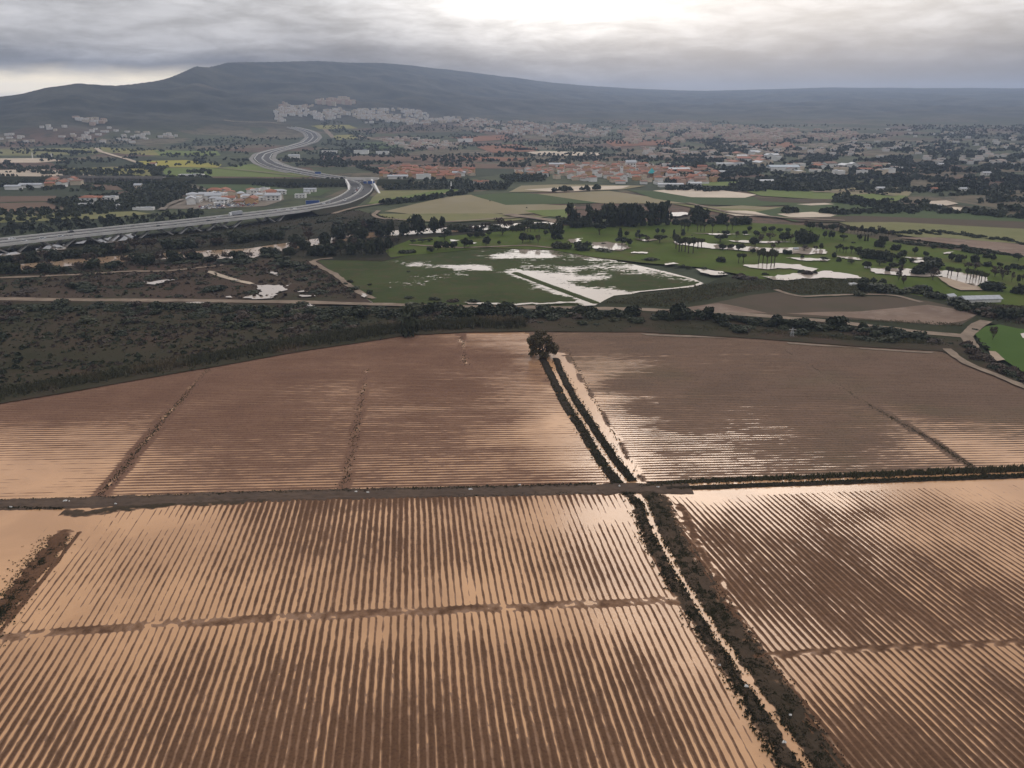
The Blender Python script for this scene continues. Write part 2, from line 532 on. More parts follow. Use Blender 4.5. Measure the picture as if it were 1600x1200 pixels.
# ------------------------------------------------------------------ flooded fields: tilled ground standing in a sheet of water
def block(name, mat, az, spacing, amp, poly_px, cps, feats=(), dv=0.26, du=1.6, seed=1, rag=0.40, streak=0.30, edge=None, lift=0.0, label=None, zl=0.0, rows=True, noise_amp=0.05, bias=0.0, vk=0.55):
    poly = UP(poly_px)
    ux, uy = sin(az), cos(az)
    vx, vy = -uy, ux
    pu, pv = poly @ np.array([ux, uy]), poly @ np.array([vx, vy])
    uu = np.arange(pu.min(), pu.max() + du, du); vv = np.arange(pv.min(), pv.max() + dv, dv)
    u, v = np.meshgrid(uu, vv, indexing='ij')
    x, y = u * ux + v * vx, u * uy + v * vy
    cw = UP([(c[0], c[1]) for c in cps]); cu, cv = cw @ np.array([ux, uy]), cw @ np.array([vx, vy])
    # smooth interpolation of how far the ground stands out of the water (coarse grid, then bilinear)
    st = 10
    uc, vc = uu[::st], vv[::st]
    if uc[-1] < uu[-1]: uc = np.append(uc, uu[-1])
    if vc[-1] < vv[-1]: vc = np.append(vc, vv[-1])
    gu, gv = np.meshgrid(uc, vc, indexing='ij')
    num = np.zeros_like(gu); den = np.zeros_like(gu)
    for k, c in enumerate(cps):
        w = 1.0 / ((gu - cu[k]) ** 2 + (gv - cv[k]) ** 2 + 9.0) ** 1.7
        num += w * (c[2] + bias); den += w
    cg = num / den
    t1 = np.array([np.interp(vv, vc, row) for row in cg])
    fi = np.interp(uu, uc, np.arange(len(uc))); i0 = np.clip(fi.astype(int), 0, len(uc) - 2); fr = (fi - i0)[:, None]
    c = t1[i0] * (1 - fr) + t1[i0 + 1] * fr
    c = c + rag * fbm(u / 14, v / 9, seed, 4) + streak * fbm(u / 30, v / 1.7, seed + 5, 3)
    if rows:
        w = v + 0.35 * fbm(u / 55, v / 30, seed + 2, 3) + 0.07 * fbm(u / 3.5, v / 2, seed + 8, 2)
        ph = w / spacing
        prof = np.cos(2 * pi * ph) + 0.16 * np.cos(4 * pi * ph + 1.2) + 0.10 * np.cos(6 * pi * ph + 2 * fbm(u / 9, ph, seed + 4, 2))
        ri = np.floor(ph + 0.5)
        var = _hash(ri, ri * 0 + 3, seed) - 0.5
        a = amp * (1 + 0.35 * fbm(u / 20, ri, seed + 3, 2))
        z = amp * c + a * prof + amp * vk * var
    else:
        z = amp * c
    z = z + noise_amp * fbm(u / 2.6, v / 0.8, seed + 6, 3) + noise_amp * 0.75 * fbm(u / 1.1, v / 0.42, seed + 16, 2)
    for f in feats:
        ln = UP(f['line'])
        d, sd, rn = dist_line(x, y, ln)
        d2 = d + f.get('wob', 0.35) * fbm(x / 4, y / 4, seed + 21, 3)
        hw = f['hw']
        mk = 1 - sstep(hw * 0.75, hw * 1.15, d2)
        zf = np.interp(d2 * np.where(sd < 0, -1, 1), f['px'], f['pz']) + f.get('n', 0.08) * fbm(x / 1.6, y / 1.6, seed + 33, 3)
        if 'gaps' in f:
            for g in f['gaps']:
                zf = np.where(np.abs(rn - g + 0.4 * fbm(x, y, 5, 2)) < f.get('gw', 0.45), -0.15, zf)
        z = z * (1 - mk) + zf * mk
    z = z + zl
    nu, nv = len(uu), len(vv)
    uc2, vc2 = (u[:-1, :-1] + du / 2), (v[:-1, :-1] + dv / 2)
    jit = 0.5 * fbm(uc2 / 3, vc2 / 3, seed + 40, 3)
    keep = inside(uc2 * ux + vc2 * vx + jit, uc2 * uy + vc2 * vy + jit, poly)
    ii, jj = np.nonzero(keep)
    idx = ii * nv + jj
    q = np.stack([idx, idx + nv, idx + nv + 1, idx + 1], -1)
    used = np.unique(q)
    remap = np.full(nu * nv, -1, np.int64); remap[used] = np.arange(len(used))
    V = np.stack([x, y, z], -1).reshape(-1, 3)[used]
    q = remap[q]
    # face up
    p0, p1, p2 = V[q[0, 0]], V[q[0, 1]], V[q[0, 2]]
    if np.cross(p1 - p0, p2 - p0)[2] < 0:
        q = q[:, ::-1]
    o = link(name, mesh_np(name, V, q, mat=mat, smooth=True))
    tag(o, kind='structure', label=label)
    return o

ROW_UP = radians(87.6)
ROW_LL = radians(-6.7)
ROW_LR = radians(-13.3)

FIELD_EDGE = [(-330, 690), (0, 630), (160, 603), (333, 573), (450, 552), (560, 535), (640, 523), (730, 519), (820, 517),
              (870, 518), (1000, 519), (1150, 527), (1230, 533), (1340, 541), (1470, 548), (1500, 562), (1560, 587), (1600, 604), (1900, 700)]
TRACK = [(-330, 800), (0, 789), (150, 785), (400, 776), (600, 771), (800, 767), (975, 763), (1040, 763), (1200, 757), (1400, 749), (1600, 741), (1900, 730)]
CANAL_UP = [(859, 556), (872, 585), (889, 622), (906, 655), (921, 685), (940, 720), (964, 757)]
CANAL_LOW = [(985, 760), (1008, 786), (1034, 851), (1061, 897), (1080, 928), (1130, 1005), (1184, 1081), (1249, 1181), (1330, 1300), (1420, 1420)]

bankprof = dict(px=[-4, -2.2, -1.2, -0.35, 0.0, 0.35, 1.2, 2.2, 4], pz=[0.05, 0.1, 0.24, 0.02, -0.04, 0.02, 0.24, 0.1, 0.05])
div1 = dict(line=[(328, 577), (300, 604), (262, 648), (215, 705), (175, 752), (155, 778)], hw=2.6, **bankprof)
div2 = dict(line=[(573, 577), (563, 640), (551, 705), (536, 765)], hw=1.7, px=[-2, -.9, 0, .9, 2], pz=[0.05, .16, .02, .16, .05])
div2b = dict(line=[(720, 522), (723, 550), (728, 574)], hw=1.9, px=[-2, -1.2, -.6, 0, .6, 1.2, 2], pz=[0.1, .22, -.02, .2, -.02, .22, .1])
LBANK = [(848, 560), (863, 590), (877, 620), (892, 648), (906, 665), (918, 688), (937, 718), (954, 742), (966, 757)]
RBANK = [(868, 560), (880, 590), (896, 620), (912, 645), (928, 668), (945, 695), (962, 720), (980, 742), (990, 754)]
trough = dict(line=[(868, 556), (884, 590), (901, 620), (918, 648), (936, 676), (955, 706), (972, 735), (984, 756)], hw=5.2, px=[-6, 6], pz=[-.16, -.16], n=0.05, wob=0.6)
berm = dict(line=[(878, 545), (905, 590), (925, 620), (946, 655), (972, 700), (1004, 752)], hw=0.55, wob=0.12, px=[-.6, -.2, 0, .2, .6], pz=[0, .12, .18, .12, 0], n=0.14)
hedge3 = dict(line=[(1222, 540), (1262, 572), (1330, 617), (1400, 655), (1450, 685), (1500, 718), (1540, 744)], hw=1.5, px=[-1.6, -.8, 0, .8, 1.6], pz=[0.1, .25, .28, .25, .1])
line4 = dict(line=[(880, 556), (1000, 556), (1120, 554), (1235, 553)], hw=1.0, px=[-1, -.4, 0, .4, 1], pz=[.0, -.02, .22, .1, .05])

UL = [(-330, 690)] + FIELD_EDGE[1:9] + [(838, 540), (848, 556), (862, 556), (880, 585), (897, 620), (914, 650), (930, 680), (947, 710), (977, 755), (977, 757), (800, 761), (600, 765), (400, 770), (150, 779), (0, 783), (-330, 794)]
UR = [(832, 530), (862, 556), (880, 585), (897, 620), (914, 650), (930, 680), (947, 710), (977, 755), (1010, 755), (1060, 752), (1200, 747), (1400, 740), (1600, 733), (1900, 722), (1900, 700)] + FIELD_EDGE[::-1][1:10] + [(820, 517)]
LL = [(-330, 808), (0, 796), (100, 797), (110, 805), (150, 800), (250, 790), (400, 783), (600, 779), (800, 775), (975, 771), (990, 776), (1002, 830), (1046, 905), (1066, 938), (1112, 1015), (1166, 1095), (1226, 1190), (1300, 1310), (1380, 1420), (-330, 1420)]
LR = [(1040, 776), (1074, 850), (1102, 900), (1122, 940), (1166, 1010), (1216, 1080), (1296, 1190), (1390, 1310), (1480, 1420), (2050, 1420), (2050, 1000), (1900, 736), (1600, 758), (1400, 765), (1200, 773), (1080, 777)]

block('upper_field', M['soil_pink'], ROW_UP, 1.75, 0.10, UL, [
    (-250, 760, -1.6), (-250, 700, .8), (0, 740, -1.7), (100, 735, -1.6), (60, 765, -1.8), (0, 690, -.5), (80, 690, -.3), (150, 690, -.5), (190, 690, -.7), (130, 765, -1.7), (140, 730, -1.5),
    (230, 655, .3), (200, 640, 1.1), (100, 648, 1.2), (0, 655, .8), (250, 605, 1.4), (60, 632, 1.4),
    (350, 600, 1.3), (420, 580, 1.3), (450, 650, 1.1), (330, 650, 1.1), (300, 690, .8), (400, 710, .55), (480, 700, .5), (260, 745, .35), (450, 755, .25), (350, 765, .15), (500, 760, .2),
    (548, 620, .35), (592, 615, .4), (555, 670, .6), (590, 680, .5),
    (650, 560, 1.2), (770, 560, 1.2), (700, 610, 1.1), (640, 600, 1.0), (700, 670, .9), (650, 720, .3), (580, 740, .2), (600, 700, .4), (700, 715, .2), (770, 710, .8), (760, 660, .8), (700, 745, .3), (800, 745, .6),
    (822, 526, -.8), (833, 545, -.9), (842, 562, -.7), (840, 610, -.3), (850, 640, -.9), (865, 660, -1.7), (880, 690, -1.9), (860, 695, -1.6), (905, 715, -1.9), (880, 720, -1.0), (820, 680, -.2), (790, 650, .5), (850, 745, .2), (900, 748, .3), (932, 745, -1.6), (822, 640, .1),
    (830, 590, .3), (815, 560, .9), (850, 590, .2), (740, 700, .3), (830, 715, .1)],
    [div1, div2, div2b, trough], du=1.5, seed=3, bias=0.55, vk=0.4, label='pink brown ploughed field with flooded furrows beyond the track')
block('upper_field', M['soil_olive'], ROW_UP, 1.75, 0.10, UR, [
    (890, 535, .6), (1000, 535, 1.0), (1150, 542, .8), (1100, 530, .9), (905, 575, -.1), (925, 600, -.6), (945, 640, -1.0), (985, 700, -1.2), (965, 620, .2), (995, 660, .1), (1015, 735, -.6), (1000, 600, 1.2), (1000, 640, .9),
    (950, 680, -1.8), (965, 712, -1.8), (912, 625, -1.6), (895, 590, -1.2), (985, 742, -1.8), (935, 655, -1.7),
    (1100, 600, 1.3), (1250, 620, 1.3), (1050, 640, .7), (1100, 665, .4), (1130, 690, -.2), (1120, 720, -.3), (1060, 700, .5), (1250, 680, .6), (1190, 700, .5), (1200, 738, .15), (1300, 700, .7), (1280, 650, 1.0), (1400, 720, .3), (1380, 690, .9), (1500, 738, .3), (1060, 738, .1),
    (1400, 620, 1.4), (1550, 620, 1.5), (1500, 645, 1.3), (1450, 668, -.5), (1430, 662, .2), (1530, 672, .1), (1590, 668, .2), (1560, 690, -.7), (1500, 690, -1.3), (1545, 712, -1.5), (1590, 730, -1.6), (1590, 705, -.9), (1300, 560, 1.4), (1450, 580, 1.5), (1590, 650, 1.2), (1750, 700, -.8), (1700, 650, 1.2)],
    [trough, berm, hedge3, line4], du=1.7, seed=14, bias=0.78, vk=0.4, label='dull brown ploughed field of wet furrows right of the ditch')

headland = dict(wob=.2, line=[(-330, 1014), (0, 996), (250, 975), (500, 962), (750, 951), (1060, 938)], hw=1.6, px=[-2, -1.3, -.9, -.5, -.1, .3, .7, 1.1, 2], pz=[-.02, .09, .0, .08, .0, .09, .0, .09, -.02], n=0.09)
ditchbank = dict(line=[(98, 838), (70, 872), (30, 922), (-15, 978), (-80, 1060)], hw=2.9, px=[-3, -2.2, -1.2, 0, 1.2, 2.2, 3], pz=[-.05, .08, .24, .14, .26, .08, -.05], n=0.26, wob=1.9)
ditchrow = dict(line=[(124, 832), (90, 876), (50, 926), (2, 984), (-60, 1070)], hw=0.7, px=[-1, 0, 1], pz=[0, .2, 0], n=0.1)
wedge = dict(line=[(110, 790), (180, 788), (300, 782)], hw=2.2, px=[-2.4, -1, 1, 2.4], pz=[-.02, .2, .2, -.02], n=0.12, wob=0.9)
block('lower_field', M['soil_near'], ROW_LL, 1.5, 0.10, LL, [
    (400, 785, .6), (500, 782, .8), (600, 779, .8), (700, 777, .8), (800, 776, .7), (900, 774, .5), (310, 790, .2), (-250, 900, -1.5), (20, 850, -2.2), (60, 820, -2.2), (0, 900, -2.2), (150, 832, -2.0), (250, 815, -1.9), (310, 805, -1.7), (330, 830, -1.0), (400, 800, -.1), (450, 800, .3), (540, 800, .0), (600, 796, -.1), (700, 795, -.3), (780, 790, -.9), (850, 800, -1.8), (910, 800, -2.0), (960, 810, -2.0), (850, 825, -1.1), (950, 830, -.9), (760, 812, -.5),
    (450, 830, .35), (520, 850, .2), (600, 850, .3), (700, 850, .1), (760, 870, -.1), (640, 890, .1), (560, 900, .0), (450, 890, -.1), (350, 870, -.3), (300, 850, -.9), (250, 860, -1.1), (170, 900, -.5), (150, 880, -1.2), (200, 880, -.9), (100, 930, -1.5), (60, 975, -1.6), (180, 950, -1.3), (260, 930, -.9), (250, 900, -.5), (400, 930, -.4), (340, 950, -.9), (500, 930, -.3), (600, 930, -.5), (700, 925, -.9), (730, 930, -1.2), (790, 930, -1.0), (850, 880, -.3), (840, 920, -.5), (940, 870, -.2), (960, 900, -.3), (1000, 915, -.6), (1005, 870, -.7),
    (100, 1010, -.8), (200, 1000, -1.0), (300, 985, -.9), (350, 980, -1.2), (450, 975, -.7), (590, 970, -1.1), (700, 970, -.9), (780, 965, -.9), (870, 965, -1.1), (950, 960, -1.2), (1010, 965, -1.1), (1050, 960, -.5),
    (60, 1100, -.1), (150, 1060, -.2), (300, 1040, .1), (250, 1150, .3), (100, 1180, .3), (450, 1040, .2), (400, 1120, .4), (600, 1040, .2), (560, 1150, .55), (750, 1040, .15), (750, 1140, .55), (880, 1020, .15), (900, 1120, .5), (1000, 1040, .2), (1060, 1150, .5), (1100, 1100, .3), (640, 1185, .6), (850, 1185, .6), (450, 1185, .5), (1090, 1040, -1.4), (1140, 1110, -1.5), (1190, 1180, -1.3), (1060, 960, -1.0), (700, 1250, .7), (300, 1250, .5)],
    [headland, ditchbank, ditchrow, wedge], dv=0.22, du=0.75, seed=22, bias=0.52, vk=0.32, noise_amp=0.045, rag=0.36, streak=0.0, label='flooded brown field of straight furrows below the track, nearest the camera')

div_r = dict(line=[(1178, 1026), (1280, 1018), (1390, 1012), (1500, 1007), (1600, 1003), (2000, 985)], hw=1.0, wob=.10, px=[-1.0, -.6, -.25, .2, .6, 1.0], pz=[.02, .15, -.04, .13, .12, .02], n=0.07)
canal_edge = dict(line=[(1062, 790), (1090, 850), (1118, 900), (1140, 945), (1185, 1015)], hw=1.3, px=[-1.5, 0, 1.5], pz=[-0.02, .12, -.02], n=0.24, wob=1.2)
block('lower_field', M['soil_near'], ROW_LR, 1.5, 0.10, LR, [
    (1080, 785, -1.2), (1120, 778, -2.1), (1180, 782, -1.9), (1300, 778, -1.8), (1400, 775, -1.5), (1500, 772, -2.0), (1590, 775, -1.9), (1200, 800, -.1), (1160, 805, .1), (1280, 800, .2), (1350, 795, .5), (1420, 790, -.2), (1500, 795, -.5), (1560, 800, -1.0),
    (1110, 830, .45), (1180, 850, .42), (1250, 870, .42), (1330, 850, .42), (1400, 820, -.8), (1430, 840, -.9), (1480, 840, -.8), (1530, 830, -.7), (1590, 830, -.5), (1560, 860, -.7), (1600, 880, -.9), (1500, 880, -.1), (1440, 880, .3), (1420, 860, -.1),
    (1200, 930, .55), (1300, 930, .48), (1400, 930, .48), (1500, 930, .45), (1590, 930, .2), (1220, 990, -.3), (1205, 1005, -.9), (1260, 980, .4), (1350, 990, .5), (1500, 985, .5), (1590, 985, .3),
    (1240, 1045, -1.1), (1300, 1040, -1.1), (1360, 1035, -.9), (1430, 1030, -.6), (1500, 1030, -.7), (1580, 1025, -1.0), (1300, 1090, .2), (1400, 1080, .1), (1500, 1080, .0), (1590, 1080, .1), (1350, 1150, .7), (1450, 1150, .5), (1550, 1150, .4), (1500, 1250, .7), (1800, 900, -.2), (1900, 1200, .4)],
    [div_r, canal_edge], dv=0.22, du=0.8, seed=37, bias=0.66, vk=0.28, noise_amp=0.04, rag=0.28, streak=0.0, label='flooded furrowed field right of the weedy canal')

# canal banks between the two lower fields
def cross_strip(name, line_px, prof_x, prof_z, mat, step=0.5, nw=20, nz=0.10, wob=0.5, seed=4, label=None, zoff=0.0):
    ln = UP(line_px)
    seg = np.hypot(*np.diff(ln, axis=0).T); s = np.concatenate([[0], np.cumsum(seg)])
    t = np.arange(0, s[-1], step)
    cx, cy = np.interp(t, s, ln[:, 0]), np.interp(t, s, ln[:, 1])
    k = max(3, int(3 / step))
    ker = np.ones(k) / k
    cxs = np.convolve(np.pad(cx, k, 'edge'), ker, 'same')[k:-k]; cys = np.convolve(np.pad(cy, k, 'edge'), ker, 'same')[k:-k]
    tx, ty = np.gradient(cxs), np.gradient(cys)
    n = np.hypot(tx, ty); tx, ty = tx / n, ty / n
    w = np.linspace(prof_x[0], prof_x[-1], nw)
    X = cxs[:, None] + ty[:, None] * w[None]; Y = cys[:, None] - tx[:, None] * w[None]
    ww = w[None] + wob * fbm(X / 3.0, Y / 3.0, seed, 4)
    Z = np.interp(ww, prof_x, prof_z) + nz * fbm(X / 1.2, Y / 1.2, seed + 3, 3) + zoff
    V = np.stack([X, Y, Z], -1).reshape(-1, 3)
    i = np.arange(len(t) - 1)[:, None]; j = np.arange(nw - 1)[None]
    a = i * nw + j
    q = np.stack([a, a + 1, a + nw + 1, a + nw], -1).reshape(-1, 4)
    p0, p1, p2 = V[q[0, 0]], V[q[0, 1]], V[q[0, 2]]
    if np.cross(p1 - p0, p2 - p0)[2] < 0:
        q = q[:, ::-1]
    o = link(name, mesh_np(name, V, q, mat=mat, smooth=True))
    tag(o, kind='structure', label=label)
    return o

cross_strip('canal_bank', CANAL_LOW, [-7.2, -5.4, -4.0, -2.4, -1.1, -.40, .35, 1.1, 2.4, 3.5, 4.4, 6.0], [.0, .12, .20, .28, .14, -.2, -.2, .12, .25, .05, -.10, -.25],
            M['bank_brown'], nw=52, nz=0.18, wob=0.8, label='dark weedy banks of the canal running through the flooded fields')
def part_line(line, t0, t1, k=5):
    P = np.array(line, float); q = np.concatenate([[0], np.cumsum(np.hypot(*np.diff(UP(line), axis=0).T))]); q /= q[-1]
    t = np.linspace(t0, t1, k)
    return list(zip(np.interp(t, q, P[:, 0]), np.interp(t, q, P[:, 1])))
for t0, t1 in ((0, .36), (.37, .555), (.565, .68), (.69, .785), (.795, .895), (.905, 1.0)):
    cross_strip('ditch_bank', part_line(LBANK, t0, t1), [-1.9, -1.3, -.6, .6, 1.3, 1.9], [-.2, .28, .45, .45, .28, -.2], M['soil_bank'], step=.4, nw=22, nz=0.16, wob=0.5, seed=int(t0 * 90) + 70, label='dark earth bank left of the water in the upper ditch, cut by gaps')
cross_strip('ditch_bank', RBANK, [-1.6, -1.1, -.5, .5, 1.1, 1.6], [-.2, .26, .42, .42, .26, -.2], M['soil_bank'], step=.4, nw=22, nz=0.16, wob=0.5, seed=79, label='dark earth bank right of the water in the upper ditch')
cross_strip('track', TRACK[:8], [-3.8, -2.9, -2.3, -1.5, -.8, 0, .8, 1.5, 2.3, 2.9, 3.8], [-.2, .20, .30, .20, .30, .32, .30, .20, .28, .12, -.2], M['track'], nw=40, nz=0.16, wob=0.9, seed=8,
            label='grey brown dirt track crossing between the flooded fields')
cross_strip('track', [(935, 768), (960, 763), (1000, 762), (1040, 765), (1085, 764)], [-3.4, -2.6, 0, 2.6, 3.4], [-.15, .3, .36, .3, -.15], M['track'], nw=20, nz=0.10, wob=0.9, seed=18,
            label='muddy junction of the dirt track with the canal')
cross_strip('mud', [(95, 801), (130, 801), (180, 796), (250, 788.5), (330, 783.5), (420, 781)], [-2.6, -1.6, -.4, .4, 1.6, 2.6], [-.2, .06, .2, .2, .06, -.2], M['bank_brown'], nw=26, nz=0.16, wob=1.6, seed=58,
            label='muddy fan spilling from the dirt track into the flood')
cross_strip('grass_bank', [(1040, 764), (1200, 758), (1400, 751), (1600, 744), (1900, 733)], [-1.6, -1.0, -.3, .3, 1.0, 1.6], [-.15, .3, .45, .45, .3, -.15], M['soil_bank'], nw=14, nz=0.10, wob=0.35, seed=28,
            label='narrow dark grassy bank along the flooded strip right of the junction')
cross_strip('grass_bank', [(1010, 756), (1060, 753), (1200, 748), (1400, 741), (1600, 734), (1900, 723)], [-1.5, -.9, -.3, .3, .9, 1.5], [-.15, .2, .3, .3, .2, -.15], M['soil_bank'], nw=14, nz=0.16, wob=0.4, seed=48,
            label='dark bank with reeds between the upper field and the flooded strip')

# the flood itself
def flat_sheet(name, poly_px, mat, z, jitter=0.0, step=6.0, label=None, seed=0, kind='structure'):
    P = UP(poly_px, z)
    pts = []
    n = len(P)
    for i in range(n):
        a, b = P[i], P[(i + 1) % n]
        L = hypot(*(b - a)); k = max(1, min(60, int(L / step)))
        for j in range(k):
            pts.append(a + (b - a) * j / k)
    pts = np.array(pts)
    if jitter:
        pts[:, 0] += jitter * fbm(pts[:, 0] / (step * 2.2), pts[:, 1] / (step * 2.2), seed + 1, 3)
        pts[:, 1] += jitter * fbm(pts[:, 0] / (step * 2.2) + 50, pts[:, 1] / (step * 2.2), seed + 2, 3)
    bm = bmesh.new()
    vs = [bm.verts.new((p[0], p[1], z)) for p in pts]
    try:
        f = bm.faces.new(vs)
        bm.normal_update()
        if f.normal.z < 0:
            f.normal_flip()
        bmesh.ops.triangulate(bm, faces=[f])
    except ValueError:
        pass
    me = bpy.data.meshes.new(name)
    bm.to_mesh(me); bm.free()
    me.materials.append(mat)
    o = link(name, me)
    tag(o, kind=kind, label=label)
    return o

flat_sheet('flood_water', [(-340, 692)] + FIELD_EDGE[1:-1] + [(1880, 696), (1880, 760), (2040, 1010), (2040, 1425), (-340, 1425)], M['water'], 0.0, label='muddy tan flood water standing in the near fields')

# ------------------------------------------------------------------ the plain beyond: land cover laid sheet upon sheet
_lv = [0]
def patch(name, poly_px, mat, jitter=1.2, step=10.0, label=None, bump=None):
    _lv[0] += 1
    return flat_sheet(name, poly_px, M[mat] if isinstance(mat, str) else mat, G + 0.02 * _lv[0], jitter, step, label, int(_lv[0] * 5))

def cover(key, c1, c2, scale=0.02, c3=None, s3=0.06, amt=0.6, rough=0.95):
    k_ = {'belt_ground': .74, 'bank_ground': .66, 'scrub_ground': .80, 'marsh_reed': .72, 'orchard_ground': .7, 'golf_grass': .92, 'bright_grass': .8, 'ploughed': .85, 'wet_ploughed': .95}.get(key, 1.18)
    M[key] = noisy(key, tuple(v * k_ for v in c1), tuple(v * k_ for v in c2), scale, rough, None if c3 is None else tuple(v * k_ for v in c3), s3, spec=0.03, amt3=amt)
cover('belt_ground', (0.044, 0.044, 0.024), (0.066, 0.054, 0.034), 0.018, (0.088, 0.056, 0.041), 0.04, 0.8)
cover('scrub_ground', (0.062, 0.046, 0.033), (0.085, 0.058, 0.043), 0.014, (0.050, 0.056, 0.028), 0.02, 0.9)
cover('bank_ground', (0.040, 0.042, 0.026), (0.062, 0.054, 0.036), 0.012, (0.085, 0.060, 0.045), 0.03, 0.5)
cover('golf_grass', (0.066, 0.094, 0.017), (0.088, 0.116, 0.024), 0.018, (0.100, 0.086, 0.034), 0.035, 0.75)
cover('bright_grass', (0.070, 0.120, 0.028), (0.085, 0.135, 0.034), 0.02)
cover('marsh_reed', (0.040, 0.046, 0.025), (0.058, 0.058, 0.032), 0.03, (0.030, 0.034, 0.018), 0.1, 0.6)
cover('ploughed', (0.110, 0.082, 0.060), (0.095, 0.074, 0.052), 0.02, (0.082, 0.075, 0.048), 0.03, 0.6)
cover('wet_ploughed', (0.23, 0.165, 0.125), (0.17, 0.120, 0.092), 0.03, (0.30, 0.235, 0.19), 0.08, 0.6)
cover('olive_field', (0.140, 0.138, 0.062), (0.165, 0.152, 0.075), 0.008, (0.085, 0.095, 0.042), 0.03, 0.5)
cover('tan_field', (0.220, 0.185, 0.115), (0.185, 0.158, 0.095), 0.008, (0.22, 0.19, 0.135), 0.02, 0.5)
cover('green_field', (0.052, 0.072, 0.032), (0.062, 0.080, 0.036), 0.008, (0.070, 0.072, 0.040), 0.02, 0.4)
cover('crop_field', (0.100, 0.130, 0.040), (0.125, 0.148, 0.050), 0.008, (0.10, 0.10, 0.05), 0.02, 0.4)
cover('yellow_field', (0.27, 0.235, 0.05), (0.22, 0.20, 0.05), 0.008, (0.15, 0.16, 0.06), 0.03, 0.4)
cover('ochre_field', (0.195, 0.175, 0.065), (0.160, 0.148, 0.060), 0.01, (0.10, 0.105, 0.045), 0.04, 0.5)
cover('red_field', (0.200, 0.098, 0.062), (0.165, 0.085, 0.056), 0.006, (0.15, 0.10, 0.07), 0.02, 0.4)
cover('brown_field', (0.135, 0.090, 0.066), (0.110, 0.076, 0.056), 0.01, (0.09, 0.07, 0.05), 0.03, 0.5)
cover('orchard_ground', (0.042, 0.046, 0.026), (0.055, 0.055, 0.032), 0.02, (0.028, 0.033, 0.018), 0.07, 0.7)
cover('yard_ground', (0.20, 0.17, 0.14), (0.15, 0.125, 0.10), 0.04, (0.08, 0.07, 0.055), 0.08, 0.5)
cover('silt', (0.42, 0.34, 0.255), (0.33, 0.265, 0.20), 0.012, (0.24, 0.19, 0.14), 0.04, 0.4, 0.55)

